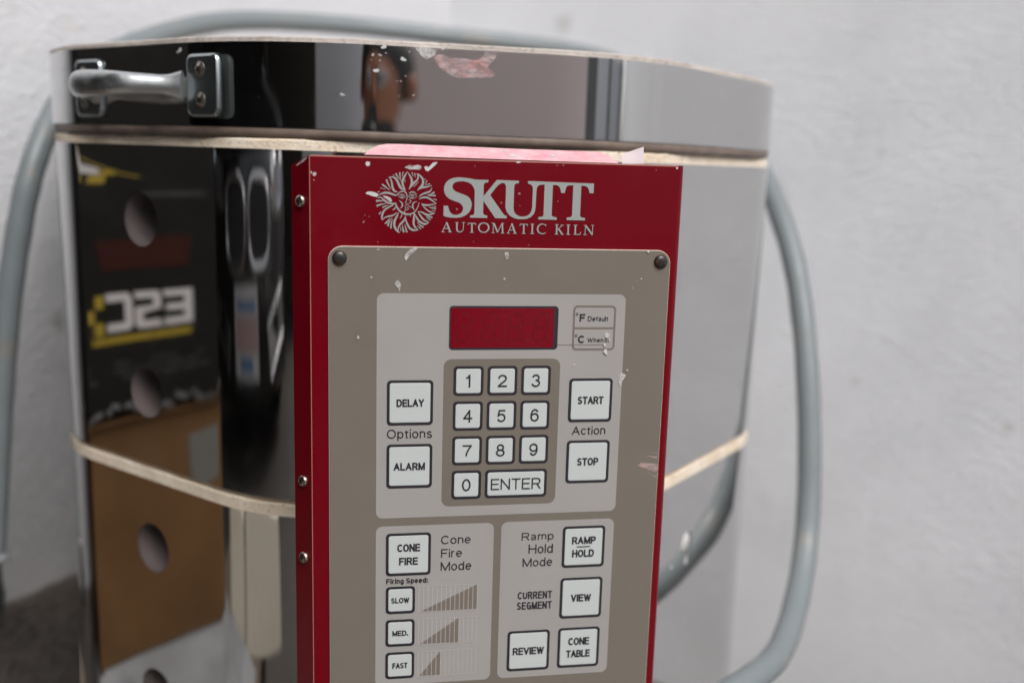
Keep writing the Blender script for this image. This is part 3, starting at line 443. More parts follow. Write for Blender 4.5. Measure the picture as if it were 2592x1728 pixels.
# paint flung over the band
mb = MB(); ez = [0.0]
def flat(mb, pts, z, m):
    ez[0] += 0.0004; mb.poly([(x, y, z-ez[0] % 0.02) for x, y in pts], m)
def flat_sub(mb, pts, z, m):
    mb.poly([(x, y, z-0.006) for x, y in pts], m)
ZB = CZ-AL
def onband(pts, m, eps):
    V = []
    for x, y in pts:
        # depth of the rounded band at x
        V.append((x, y, band_z(x)-eps))
    mb.poly(V, m)
def band_z(x):
    best = None
    for i in range(len(lid_ol)):
        a, b = lid_ol[i], lid_ol[(i+1) % len(lid_ol)]
        if a[1] < CZ and b[1] < CZ and min(a[0], b[0]) <= x <= max(a[0], b[0]) and a[0] != b[0]:
            t = (x-a[0])/(b[0]-a[0]); z = a[1]*(1-t)+b[1]*t
            best = z if best is None else min(best, z)
    return best if best is not None else ZB
def strip_poly(pts, m, eps):
    """split a polygon into thin vertical slices that follow the curve"""
    bm = bmesh.new(); vs = [bm.verts.new((x, y, 0)) for x, y in pts]; bm.faces.new(vs)
    bmesh.ops.triangulate(bm, faces=bm.faces[:])
    bmesh.ops.subdivide_edges(bm, edges=bm.edges[:], cuts=3, use_grid_fill=True)
    bm.verts.ensure_lookup_table(); idx = {v: i for i, v in enumerate(bm.verts)}
    mb.add([(v.co.x, v.co.y, band_z(v.co.x)-eps) for v in bm.verts], [[idx[v] for v in f.verts] for f in bm.faces], m); bm.free()
for p in LID_PINK: strip_poly(p, M_pinksmear, 0.004)
for p in LID_WHITE: strip_poly(p, M_smear, 0.008)
for (x, y, z, nx, ny, nz, r) in LID_SPECK:
    nv = Vector((nx, 0, nz)); t = Vector((-nz, 0, nx)); k = 11; pts = []
    c = Vector((x, y, z))+nv*0.006
    ph = rnd.random()*6
    for i in range(k):
        th = 2*math.pi*i/k; q = r*(1+0.25*math.sin(2*th+ph)+0.12*math.sin(3*th+ph*2))
        q *= 0.78; pts.append(tuple(c+t*q*math.cos(th)*1.1+Vector((0, 1, 0))*q*0.8*math.sin(th)))
    mb.poly(pts, M_paint if r > 0.07 else M_smear)
merge(bandm, mb); steel_normals(bandm, AL, R_L)

# handle on the left face of the lid
dA = Vector((-0.70711, 0, 0.70711)); cA = Vector((CX, 0, CZ))+nA*AL
def HA(s, y, d): return tuple(cA+dA*s+nA*d+Vector((0, y+TILT*-6, 0)))
def rrect(x0, x1, y0, y1, r, n=5):
    out = []
    for cx, cy, a0 in ((x1-r, y0+r, -90), (x1-r, y1-r, 0), (x0+r, y1-r, 90), (x0+r, y0+r, 180)):
        for i in range(n+1):
            t = math.radians(a0+90*i/n); out.append((cx+r*math.cos(t), cy+r*math.sin(t)))
    return out
path = [(-2.35, -1.50, 0.17), (-2.05, -1.51, 0.42), (-1.70, -1.52, 0.72), (-1.35, -1.52, 1.0), (-0.9, -1.52, 1.22), (-0.2, -1.52, 1.33), (0.4, -1.52, 1.25), (0.85, -1.52, 1.02), (1.12, -1.50, 0.70), (1.30, -1.49, 0.40), (1.45, -1.48, 0.14)]
rad = [(0.38, 0.24), (0.26, 0.20), (0.255, 0.20), (0.275, 0.21), (0.31, 0.225), (0.34, 0.235), (0.345, 0.235), (0.32, 0.23), (0.275, 0.21), (0.26, 0.20), (0.38, 0.24)]
full = catmull([(*p, *r) for p, r in zip(path, rad)], 6)
mb = MB(); mb.tube([HA(*q[:3]) for q in full], [(q[3], q[4]) for q in full], M_handle, 24)
handle = mb.build('handle', kiln)
for (s0, s1, side) in ((-3.62, -2.42, 1), (1.30, 2.50, -1)):
    mb = MB(); y0, y1 = -2.28, -0.76
    prof = [(0.0, 0.0), (0.0, 0.07), (0.028, 0.105), (0.075, 0.12)]
    rings = []
    for ins, d in prof: rings.append([HA(x, y, d) for x, y in rrect(s0+ins, s1-ins, y0+ins, y1-ins, 0.20-ins*0.6)])
    nn = len(rings[0]); V = [p for r in rings for p in r]
    mb.add(V, [(i*nn+k, i*nn+(k+1) % nn, (i+1)*nn+(k+1) % nn, (i+1)*nn+k) for i in range(len(prof)-1) for k in range(nn)], M_plate, True)
    mb.add(rings[-1], [list(range(nn))], M_plate)
    # thin backing sheet under the casting
    V = [HA(x, y, 0.03) for x, y in rrect(s0-0.10, s1+0.02, y0-0.01, y1+0.03, 0.2)]; mb.poly(V, M_plate)
    pl = mb.build('mount_plate', handle); fix_normals(pl)
    for sy in (-1.90, -1.16):
        sc = (s0+s1)/2+(0.04 if side > 0 else 0.16)
        mb = MB(); c = Vector(HA(sc, sy, 0.122))
        mb.lathe(c, nA, [(0.20, -0.01), (0.19, 0.012), (0.165, 0.0), (0.15, 0.012), (0.10, 0.045), (0.0, 0.06)], M_screw, 20)
        for an in (0.5, 0.5+math.pi/2):
            e1 = dA*math.cos(an)+Vector((0, 1, 0))*math.sin(an); e2 = dA*-math.sin(an)+Vector((0, 1, 0))*math.cos(an)
            cc = c+nA*0.062
            mb.poly([tuple(cc+e1*a+e2*b) for a, b in ((-0.09, -0.025), (0.09, -0.025), (0.09, 0.025), (-0.09, 0.025))], M_slot)
        mb.build('screw', handle)

# base slab and stand under the kiln
base = prism([(0.06, 18.95), (0.06, 20.2)], None, M_lidbrick, 'base', kiln, None, outline(A_, R_B, 8, 2))
for k in range(4):
    t = math.pi/4+k*math.pi/2; mb = MB(); x, z = CX+9*math.cos(t), CZ+9*math.sin(t)
    mb.box((x-0.5, 20.2, z-0.5), (x+0.5, FLOOR, z+0.5), M_plug); mb.build('leg', kiln)

# ---------------------------------------------------------------- red control box (folded sheet)
ZP = 20.84; BX0, BX1, BY0, BY1 = -0.60, 7.44, 0.055, 15.2
ZW = 24.75
mb = MB()
c40, s40 = math.cos(math.radians(50)), math.sin(math.radians(50))
fx, fz = BX0-0.594*c40, ZP+0.594*s40
# front sheet, right fold with a small radius, right side, left flange with a cut corner, left side
front = [(BX0+0.012, BY0), (BX1-0.16, BY0), (BX1-0.16, BY1), (BX0+0.012, BY1)]
mb.poly([(x, y, ZP) for x, y in front], M_red)
arc = [(BX1-0.16+0.16*math.sin(t), ZP+0.16-0.16*math.cos(t)) for t in [math.pi/2*i/8 for i in range(9)]]
V = [(x, y, z) for x, z in arc for y in (BY0, BY1)]
mb.add(V, [(2*i, 2*i+2, 2*i+3, 2*i+1) for i in range(8)], M_red, True)
mb.poly([(BX1, BY0, ZP+0.16), (BX1, BY0, ZW), (BX1, BY1, ZW), (BX1, BY1, ZP+0.16)], M_red)
lx, lz = BX0-0.008*c40, ZP+0.008*s40
mb.poly([(lx, BY0+0.01, lz), (lx, BY1, lz), (fx, BY1, fz), (fx, 0.27, fz), (BX0-0.2*c40, 0.13, ZP+0.2*s40)], M_red)
mb.poly([(fx, 0.27, fz), (fx, BY1, fz), (fx, BY1, ZW), (fx, 0.27, ZW)], M_red)
mb.poly([(BX0+0.012, BY0, ZP), (BX0+0.012, BY1, ZP), (lx, BY1, lz), (lx, BY0+0.01, lz)], M_worn_glint)          # rubbed fold line, its edge highlight painted pale
mb.poly([(BX0, BY0-0.002, ZP+0.001), (BX1-0.16, BY0-0.002, ZP+0.001), (BX1-0.16, BY0-0.006, ZP+0.05), (BX0, BY0-0.006, ZP+0.05)], M_worn_glint)
mb.poly([(BX0+0.02, BY0, ZP-0.002), (BX1-0.16, BY0, ZP-0.002), (BX1-0.16, BY0+0.022, ZP-0.002), (BX0+0.02, BY0+0.022, ZP-0.002)], M_worn_glint)  # worn top edge, its catch of light painted as a pale strip
for i, p in enumerate(RED_SPLASH):
    m = M_smear if i in (1, 4, 5, 18) or i > 11 else M_paint
    mb.poly([(x, y, ZP-0.004-0.0006*i) for x, y in p], M_faint if i > 9 else m)
# chipped paint on the cut corner of the flange
def FL(t, y): return (BX0-t*c40-0.004*s40, y, ZP+t*s40-0.004*c40)
mb.poly([FL(0.06, 0.12), FL(0.10, 0.10), FL(0.30, 0.19), FL(0.44, 0.28), FL(0.40, 0.285), FL(0.20, 0.20)], M_smear)
cbox = mb.build('control_box', kiln)
# dusty top tab folded back
mb = MB()
def TB(x, y):
    t = max(0.0, 0.03-y); return (x*(1+t*0.02/0.25), y, ZP+0.02+t*2.0)
mb.poly([TB(x, y) for x, y in TAB], M_pink)
for i in range(22):
    x = 0.9+rnd.random()*4.7; y = -0.02-rnd.random()**1.5*0.15; r = 0.012+rnd.random()**3*0.05
    k = 8; ph = rnd.random()*6
    pts = [(x+r*(1.5+0.4*math.sin(ph+3*j))*math.cos(2*math.pi*j/k), y+r*0.45*(1+0.3*math.cos(ph+2*j))*math.sin(2*math.pi*j/k)) for j in range(k)]
    mb.poly([(p[0], p[1], p[2]-0.004-i*0.0004) for p in (TB(a, b-0.0) for a, b in pts)], M_paint)
mb.build('top_tab', cbox)
mb = MB(); mb.poly([(x*1.004, y, ZP+0.12) for x, y in FIN], M_film)
mb.poly([(FIN[3][0]*1.004, FIN[3][1], ZP+0.12), (FIN[4][0]*1.004, FIN[4][1], ZP+0.12), (FIN[4][0]*1.004+0.03, FIN[4][1], ZP+0.8), (FIN[3][0]*1.004+0.03, FIN[3][1]+0.1, ZP+0.8)], M_film)
mb.build('plastic_film', cbox)

def screw(parent, c, axis, r, m, name='screw', rot=0.3):
    ax = Vector(axis).normalized(); c = Vector(c); mb = MB()
    mb.lathe(c, ax, [(r, -0.02), (r, 0.02), (r*0.95, 0.045), (r*0.78, 0.070), (r*0.45, 0.085), (0, 0.090)], m, 28)
    e = Vector((1, 0, 0)); e = (e-ax*e.dot(ax)).normalized(); f = ax.cross(e)
    for an in (rot, rot+math.pi/2):
        e1 = e*math.cos(an)+f*math.sin(an); e2 = f*math.cos(an)-e*math.sin(an)
        prof = [(-0.55, 0.083), (-0.3, 0.092), (0, 0.094), (0.3, 0.092), (0.55, 0.083)]; V = []
        for a, h in prof:
            for sg in (-1, 1): V.append(tuple(c+e1*a*r+e2*sg*r*(0.17 if abs(a) < 0.4 else 0.10)+ax*h))
        mb.add(V, [(2*i, 2*i+1, 2*i+3, 2*i+2) for i in range(len(prof)-1)], M_slot)
    ob = mb.build(name, parent); return ob
fn = Vector((-s40, 0, -c40))
for y, rt in ((1.0, 0.2), (7.06, 0.9), (8.83, 0.5)):
    screw(cbox, (BX0-0.285*c40, y, ZP+0.285*s40), fn, 0.132, M_screw, rot=rt)

# lettering and sun emblem printed on the red sheet
def stroke(mb, pts, z, m, smooth=True):
    q = catmull(pts, 5) if smooth and len(pts) > 2 else pts
    L = []; R_ = []
    for i, (x, y, w) in enumerate(q):
        a = q[max(i-1, 0)]; b = q[min(i+1, len(q)-1)]
        dx, dy = b[0]-a[0], b[1]-a[1]; d = math.hypot(dx, dy) or 1; nx, ny = -dy/d, dx/d
        w = max(w, 0.004)
        L.append((x+nx*w/2, y+ny*w/2, z)); R_.append((x-nx*w/2, y-ny*w/2, z))
    k = len(q)
    mb.add(L+R_, [(i, i+1, k+i+1, k+i) for i in range(k-1)], m)
mb = MB(); z = ZP-0.006
for p in WORD_POLYS:
    z -= 0.0005; mb.poly([(x, y, z) for x, y in p], M_print)
for s in SMALL_STROKES:
    z -= 0.0002; stroke(mb, s, z, M_print, len(s) > 3)
mb.build('lettering', cbox)
mb = MB(); z = ZP-0.003
for s in SUN_STROKES:
    z -= 0.00015; stroke(mb, s, z, M_print)
mb.build('sun_emblem', cbox)

# ---------------------------------------------------------------- membrane control panel
ZF = ZP-0.055
panel_ol = rrect(-0.235, 7.205, 1.895, 14.6, 0.30, 8)
mb = MB(); nn = len(panel_ol)
mb.poly([(x, y, ZF) for x, y in rrect(-0.225, 7.195, 1.905, 14.59, 0.29, 8)], M_taupe)
inn = rrect(-0.225, 7.195, 1.905, 14.59, 0.29, 8)
V = [(x, y, ZF) for x, y in inn]+[(x, y, ZF+0.012) for x, y in panel_ol]+[(x, y, ZP-0.001) for x, y in panel_ol]
mb.add(V, [(r*nn+k, r*nn+(k+1) % nn, (r+1)*nn+(k+1) % nn, (r+1)*nn+k) for r in range(2) for k in range(nn)], M_edge)
for i, p in enumerate(BEIGE_SPLASH):
    m = M_paint if i in (9, 10, 4) else M_smear
    mb.poly([(x, y, ZF-0.030-0.0004*i) for x, y in p], m)
for i, p in enumerate(PINK_SCRAPE): mb.poly([(x, y, ZF-0.004-0.0004*i) for x, y in p], M_pinksmear)
panel = mb.build('control_panel', kiln)
for x, y, rt in ((0.0, 2.14, 0.05), (6.98, 2.14, 0.45)): screw(panel, (x, y, ZF), (0, 0, -1), 0.152, M_bscrew, rot=rt)

def rr_face(mb, x0, x1, y0, y1, r, z, m): mb.poly([(x, y, z) for x, y in rrect(x0, x1, y0, y1, r, 6)], m)
for nm, (x0, x1, y0, y1), r, m, dz in (('printed_field', (0.777, 6.23, 2.877, 7.884), 0.15, M_field, 0.004), ('printed_field', (0.777, 3.417, 8.07, 11.895), 0.15, M_field, 0.004),
                          ('printed_field', (3.587, 6.215, 8.065, 11.89), 0.15, M_field, 0.004), ('keypad_field', (2.219, 4.801, 4.306, 7.648), 0.17, M_taupe, 0.008)):
    mb = MB(); rr_face(mb, x0, x1, y0, y1, r, ZF-dz, m); mb.build(nm, panel)

# ---- a plain sans serif drawn as strokes (x 0..1 of the glyph width, y 0 cap line .. 1 base line)
def _arc(cx, cy, rx, ry, a0, a1, k=10): return [(cx+rx*math.cos(math.radians(a0+(a1-a0)*i/k)), cy+ry*math.sin(math.radians(a0+(a1-a0)*i/k))) for i in range(k+1)]
_L = lambda *p: [list(p[i:i+2]) for i in range(len(p)-1)]
_O = _arc(.5, .5, .5, .5, 0, 360, 28)
def _bowl(x0, x1, y0, y1): r = (y1-y0)/2; return [(x0, y0), (x1-.28, y0)]+_arc(x1-.30, y0+r, .30, r, -90, 90, 10)+[(x0, y1)]
GL = {
'A': (.78, _L((0, 1), (.5, 0), (1, 1))+[[(.2, .67), (.8, .67)]]), 'B': (.70, [[(0, 0), (0, 1)], _bowl(0, .94, 0, .48), _bowl(0, 1, .48, 1)]),
'C': (.72, [_arc(.54, .5, .54, .5, -40, -320, 22)]), 'D': (.74, [[(0, 0), (0, 1)], [(0, 0), (.45, 0)]+_arc(.45, .5, .55, .5, -90, 90, 14)+[(0, 1)]]),
'E': (.62, [[(0, 0), (0, 1)], [(0, 0), (1, 0)], [(0, .48), (.92, .48)], [(0, 1), (1, 1)]]), 'F': (.58, [[(0, 0), (0, 1)], [(0, 0), (1, 0)], [(0, .5), (.86, .5)]]),
'G': (.76, [_arc(.52, .5, .50, .5, -42, -360, 24), [(.62, .53), (1, .53)], [(1, .53), (1, 1)]]), 'H': (.72, [[(0, 0), (0, 1)], [(1, 0), (1, 1)], [(0, .48), (1, .48)]]),
'I': (0.0, [[(0, 0), (0, 1)]]), 'L': (.56, [[(0, 0), (0, 1)], [(0, 1), (1, 1)]]), 'M': (.88, _L((0, 1), (0, 0), (.5, .98), (1, 0), (1, 1))), 'N': (.72, _L((0, 1), (0, 0), (1, 1), (1, 0))),
'O': (.80, [_O]), 'P': (.66, [[(0, 0), (0, 1)], _bowl(0, 1, 0, .55)]), 'R': (.70, [[(0, 0), (0, 1)], _bowl(0, .97, 0, .52), [(.6, .52), (1, 1)]]),
'S': (.66, [_arc(.5, .26, .44, .26, -25, -200, 12)[:-1]+[(.10, .36), (.25, .46), (.5, .5), (.78, .56), (.95, .68)]+_arc(.5, .735, .47, .265, 0, 165, 12)]),
'T': (.68, [[(0, 0), (1, 0)], [(.5, 0), (.5, 1)]]), 'U': (.72, [[(0, 0), (0, .62)]+_arc(.5, .62, .5, .38, 180, 0, 14)+[(1, 0)]]), 'V': (.74, _L((0, 0), (.5, 1), (1, 0))),
'W': (1.08, _L((0, 0), (.26, 1), (.5, .04), (.74, 1), (1, 0))), 'Y': (.74, [[(0, 0), (.5, .52)], [(1, 0), (.5, .52)], [(.5, .50), (.5, 1)]]),
'1': (.36, [[(.0, .24), (.45, .2), (.85, .0)], [(.88, 0), (.88, 1)]]), '2': (.56, [_arc(.5, .28, .48, .28, 178, 370, 14)+[(.86, .48), (.5, .68), (.15, .86), (.02, 1)], [(0, 1), (1, 1)]]),
'3': (.56, [_arc(.48, .25, .42, .25, -170, 85, 14), _arc(.48, .73, .50, .27, -92, 172, 16)]), '4': (.60, [[(.72, 1), (.72, 0)], [(.72, 0), (0, .70)], [(0, .70), (1, .70)]]),
'5': (.56, [[(.92, 0), (.2, 0)], [(.2, 0), (.06, .50)], [(.06, .50)]+_arc(.48, .67, .50, .33, -150, 160, 18)]), '6': (.56, [_arc(.5, .68, .48, .32, 0, 360, 22), [(.94, .2)]+_arc(.52, .5, .50, .5, -55, -180, 12)+[(.02, .66)]]),
'7': (.56, [[(0, 0), (1, 0)], [(1, 0), (.66, .36), (.44, .70), (.36, 1)]]), '8': (.56, [_arc(.5, .245, .40, .245, 0, 360, 20), _arc(.5, .735, .49, .265, 0, 360, 22)]),
'9': (.56, [_arc(.5, .32, .48, .32, 0, 360, 22), [(.06, .8)]+_arc(.48, .5, .50, .5, 125, 0, 12)+[(.98, .34)]]), '0': (.56, [_arc(.5, .5, .5, .5, 0, 360, 26)]),
'a': (.50, [_arc(.46, .46, .42, .18, -170, -20, 8)+[(.88, .52), (.88, .9), (1, .99)], [(.86, .58), (.6, .64), (.2, .66), (.03, .82), (.16, .97), (.42, 1), (.7, .95), (.88, .82)]]),
'c': (.46, [_arc(.54, .64, .54, .36, -38, -322, 18)]), 'd': (.52, [_arc(.48, .64, .48, .36, 0, 360, 22), [(.98, 0), (.98, 1)]]), 'e': (.52, [[(.02, .63), (.98, .63)], _arc(.5, .64, .49, .36, 0, -318, 20)]),
'f': (.26, [[(.5, 1), (.5, .16), (.7, .02), (1, 0)], [(0, .30), (.95, .30)]]), 'g': (.52, [_arc(.48, .64, .48, .36, 0, 360, 22), [(.98, .28), (.98, 1.08)]+_arc(.5, 1.06, .48, .20, 0, 160, 8)]),
'h': (.46, [[(0, 0), (0, 1)], [(0, .5)]+_arc(.5, .52, .5, .24, 180, 360, 10)+[(1, 1)]]), 'i': (0.0, [[(0, .35), (0, 1)], [(0, .0), (0, .05)]]), 'l': (0.0, [[(0, 0), (0, 1)]]),
'm': (.78, [[(0, .28), (0, 1)], [(0, .48)]+_arc(.25, .48, .25, .20, 180, 360, 8)+[(.5, 1)], [(.5, .48)]+_arc(.75, .48, .25, .20, 180, 360, 8)+[(1, 1)]]),
'n': (.46, [[(0, .28), (0, 1)], [(0, .5)]+_arc(.5, .52, .5, .24, 180, 360, 10)+[(1, 1)]]), 'o': (.52, [_arc(.5, .64, .5, .36, 0, 360, 22)]), 'p': (.52, [_arc(.52, .64, .48, .36, 0, 360, 22), [(.02, .28), (.02, 1.28)]]),
'r': (.26, [[(0, .28), (0, 1)], [(0, .55), (.2, .38), (.55, .29), (1, .29)]]), 's': (.46, [_arc(.5, .45, .42, .17, -20, -190, 8)+[(.2, .58), (.5, .63), (.82, .68), (.97, .82)]+_arc(.5, .82, .47, .18, 0, 165, 8)]),
't': (.26, [[(.42, .10), (.42, .88), (.6, .99), (1, .98)], [(0, .30), (.95, .30)]]), 'u': (.46, [[(0, .28), (0, .78)]+_arc(.5, .76, .5, .24, 180, 0, 10)+[(1, .28)], [(1, .28), (1, 1)]]),
'.': (0.0, [[(0, .90), (0, 1.0)]]), ':': (0.0, [[(0, .34), (0, .46)], [(0, .88), (0, 1.0)]]), ' ': (.18, [])}
def text_mesh(mb, txt, style, box, z, m):
    x0, x1, y0, y1 = box; txt = txt.strip()
    desc = any(c in 'gp' for c in txt)
    H = (y1-y0)/(1.28 if desc else 1.0)
    th = H*{'b': .20, 'B': .20, 'm': .15, 'r': .128, 'd': .128}[style]
    if txt == 'ENTER': th = H*.115
    if txt in ('CURRENT', 'SEGMENT'): th = H*.17; style = 'c'
    gap = {'b': .36, 'B': .3, 'm': .30, 'r': .25, 'd': .25, 'c': .46}[style]
    pen = 0; items = []
    for c in txt:
        w, st = GL[c]
        if items and c not in ' ': pen += gap
        items.append((pen, w, st)); pen += w
    k = (x1-x0-th)/max(pen, 1e-6) if pen > 0 else 1
    hs = H-th
    for p, w, st in items:
        for s in st:
            pts = [(x0+th/2+(p+w*x)*k, y0+th/2+y*hs, th) for x, y in s]
            if len(pts) == 2:      # square off the stroke ends
                (ax, ay, _), (bx, by, _) = pts; d = math.hypot(bx-ax, by-ay) or 1; e = th*0.5 if abs(ax-bx) < 1e-4 or abs(ay-by) < 1e-4 else th*0.42
                ux, uy = (bx-ax)/d*e, (by-ay)/d*e; pts = [(ax-ux, ay-uy, th), (bx+ux, by+uy, th)]
            z -= 0.00012
            stroke(mb, pts, z, m, False)

TXT = {}
for t, st, b in TEXTS: TXT.setdefault(t, (st, b))
def make_key(x0, x1, y0, y1, words, r=0.088, bw=0.061):
    mb = MB(); zk = ZF-0.012
    out, inn = rrect(x0, x1, y0, y1, r, 6), rrect(x0+bw, x1-bw, y0+bw, y1-bw, r*0.55, 6); k = len(out)
    mb.add([(x, y, zk) for x, y in out]+[(x, y, zk) for x, y in inn], [(i, (i+1) % k, k+(i+1) % k, k+i) for i in range(k)], M_ink)
    inn2 = rrect(x0+bw+0.012, x1-bw-0.012, y0+bw+0.012, y1-bw-0.012, r*0.5, 6)
    mb.add([(x, y, zk) for x, y in inn]+[(x, y, zk-0.004) for x, y in inn2], [(i, (i+1) % k, k+(i+1) % k, k+i) for i in range(k)], M_key, True)
    mb.poly([(x, y, zk-0.004) for x, y in inn2], M_key)
    for w in words: text_mesh(mb, w, TXT[w][0], TXT[w][1], zk-0.012, M_ink)
    if 'RAMP' in words:
        (xa, ya), (xb, yb) = RAMP_LINE; mb.poly([(xa, ya-0.012, zk-0.012), (xb, ya-0.012, zk-0.012), (xb, ya+0.012, zk-0.012), (xa, ya+0.012, zk-0.012)], M_ink)
    return mb.build('key', panel)
C3 = (2.435, 3.184, 3.934); R3 = (4.463, 5.25, 6.039)
for i in range(9):
    x, y = C3[i % 3], R3[i//3]; make_key(x, x+0.662, y, y+0.664, [str(i+1)])
make_key(C3[0], C3[0]+0.662, 6.827, 7.491, ['0']); make_key(C3[1], C3[2]+0.658, 6.827, 7.488, ['ENTER'])
for x, y, ws in ((1.0, 4.765, ['DELAY']), (1.0, 6.194, ['ALARM']), (5.022, 4.760, ['START']), (5.022, 6.188, ['STOP']), (1.0, 8.24, ['CONE', 'FIRE']),
                 (5.015, 8.222, ['RAMP', 'HOLD']), (5.008, 9.475, ['VIEW']), (5.0, 10.716, ['CONE ', 'TABLE']), (3.803, 10.726, ['REVIEW'])):
    make_key(x, x+1.0, y, y+1.002, ws)
for y, w in ((9.498, 'SLOW'), (10.292, 'MED.'), (11.085, 'FAST')): make_key(1.002, 1.658, y, y+0.652, [w])
for ws in (['Options'], ['Action'], ['Cone', 'Fire', 'Mode'], ['Ramp', 'Hold', 'Mode '], ['CURRENT', 'SEGMENT'], ['Firing  Speed:']):
    mb = MB()
    for w in ws: text_mesh(mb, w, TXT[w][0], TXT[w][1], ZF-0.012, M_ink)
    mb.build('caption', panel)
# firing speed graphs
for (x0, x1, y0, y1), k in (((1.746, 3.073, 9.518, 10.132), 13), ((1.746, 3.073, 10.308, 10.926), 9), ((1.746, 3.073, 11.101, 11.712), 5)):
    mb = MB(); cw = (x1-x0)/13; z = ZF-0.008
    mb.poly([(x0+0.03, y1-0.005, z), (x0+k*cw, y1-0.005, z), (x0+k*cw, y0+0.01, z)], M_ink2)
    lw = 0.012; z -= 0.003
    for i in range(14): mb.poly([(x0+i*cw-lw/2, y0, z), (x0+i*cw+lw/2, y0, z), (x0+i*cw+lw/2, y1, z), (x0+i*cw-lw/2, y1, z)], M_ink3)
    z -= 0.002
    for y in (y0, y1): mb.poly([(x0, y-lw/2, z), (x1, y-lw/2, z), (x1, y+lw/2, z), (x0, y+lw/2, z)], M_ink3)
    mb.build('speed_graph', panel)
# display window with four unlit digits
mb = MB(); rr_face(mb, 2.322, 4.718, 3.142, 4.105, 0.08, ZF-0.008, M_ink)
x0, x1, y0, y1 = DISP_IN; rr_face(mb, x0, x1, y0, y1, 0.015, ZF-0.012, M_disp)
sx = DISP_SPLIT[0]; mb.poly([(sx-0.008, y0, ZF-0.014), (sx+0.008, y0, ZF-0.014), (sx+0.008, y1, ZF-0.014), (sx-0.008, y1, ZF-0.014)], M_seg)
for (a, b, t, u) in DIGITS:
    h = u-t; w = b-a-0.02; sl = 0.10; g = 0.05
    def sg(px, py, qx, qy, th=0.045):
        P = [(a+px*w*0.80+(1-py)*sl*0.9, t+py*h), (a+qx*w*0.80+(1-qy)*sl*0.9, t+qy*h)]
        dx, dy = P[1][0]-P[0][0], P[1][1]-P[0][1]; d = math.hypot(dx, dy); nx, ny = -dy/d*th/2, dx/d*th/2
        mb.poly([(P[0][0]+nx, P[0][1]+ny, ZF-0.0145), (P[1][0]+nx, P[1][1]+ny, ZF-0.0145), (P[1][0]-nx, P[1][1]-ny, ZF-0.0145), (P[0][0]-nx, P[0][1]-ny, ZF-0.0145)], M_seg)
    for yy in (0.04, 0.5, 0.96): sg(0.16, yy, 0.80, yy)
    for xx in (0.04, 0.94): sg(xx, 0.10, xx, 0.44); sg(xx, 0.56, xx, 0.90)
    mb.lathe((b-0.005, u-0.03, ZF-0.0145), (0, 0, -1), [(0.035, 0), (0.0, 0.001)], M_seg, 12)
mb.build('display', panel)
# unit box beside the display
mb = MB(); x0, x1, y0, y1 = CELL_BOX; z = ZF-0.008; t = 0.045
out, inn = rrect(x0+0.02, x1-0.02, y0, y1, 0.10, 6), rrect(x0+0.02+t, x1-0.02-t, y0+t, y1-t, 0.06, 6); k = len(out)
mb.add([(x, y, z) for x, y in out]+[(x, y, z) for x, y in inn], [(i, (i+1) % k, k+(i+1) % k, k+i) for i in range(k)], M_ink2)
ym = CELL_MID[1]; mb.poly([(x0+0.065, ym-t/2, z), (x1-0.065, ym-t/2, z), (x1-0.065, ym+t/2, z), (x0+0.065, ym+t/2, z)], M_ink2)
(xa, ya), (xb, yb) = CELL_LINE; mb.poly([(xa, ya-0.005, z-0.004), (xb, ya-0.005, z-0.004), (xb, ya+0.005, z-0.004), (xa, ya+0.005, z-0.004)], M_ink2)
for w in ('F', 'Default', 'C', 'When lit'): text_mesh(mb, w, TXT[w][0], TXT[w][1], z-0.006, M_ink)
for (x, y) in RINGS:
    stroke(mb, [(x+0.022*math.cos(2*math.pi*i/12), y+0.024*math.sin(2*math.pi*i/12), 0.012) for i in range(13)], z-0.006, M_ink)
mb.build('unit_legend', panel)

# ================================================================ POWER CABLE
CABLE = [[-12.577, 14.962, 36.8], [-12.332, 12.535, 36.8], [-12.055, 10.281, 36.7], [-11.785, 8.083, 36.6], [-11.391, 5.493, 36.5], [-11.069, 3.722, 36.5], [-10.715, 1.955, 36.6], [-10.452, 0.744, 36.9], [-10.199, -0.348, 37.6], [-9.94, -1.316, 38.5], [-9.579, -2.251, 39.5], [-9.106, -3.068, 40.6], [-8.449, -3.72, 41.8], [-7.334, -4.44, 43.4], [-5.927, -5.167, 45.0], [-4.197, -5.637, 46.5], [-1.645, -5.84, 47.9], [0.778, -5.897, 48.8], [2.654, -5.852, 49.3], [6.472, -5.618, 49.3], [10.277, -5.367, 48.7], [12.097, -4.977, 48.0], [14.06, -4.241, 46.5], [15.997, -2.687, 43.0], [16.898, -0.628, 39.5], [17.056, 1.227, 37.2], [17.12, 2.967, 35.6], [17.177, 4.491, 34.6], [17.128, 7.331, 33.3], [17.002, 10.554, 32.3], [16.8, 12.458, 31.7], [16.338, 14.112, 30.8], [15.026, 15.027, 28.8], [13.873, 15.343, 27.2], [12.727, 15.221, 26.0], [11.472, 15.09, 25.0], [10.23, 15.4, 24.4]]
cab = empty('power_cable', CABLE[0][0], CABLE[0][1], CABLE[0][2], 'thick grey power cable looping over the kiln from the left wall down its right side', 'cable')
q = [Vector(p) for p in catmull([tuple(p) for p in CABLE], 8)]
for _ in range(40): q = [q[0]]+[(q[i-1]+q[i]*2+q[i+1])/4 for i in range(1, len(q)-1)]+[q[-1]]
mb = MB(); mb.tube(q, [0.425+0.006*math.sin(i*0.9) for i in range(len(q))], M_cable, 28)
mb.build('cord', cab)
mb = MB(); p0 = Vector(CABLE[0])
mb.lathe(p0+Vector((-0.02, -0.15, 0)), (0, 1, 0), [(0.40, 0), (0.52, 0.03), (0.52, 0.2), (0.42, 0.24)], M_ring, 28)
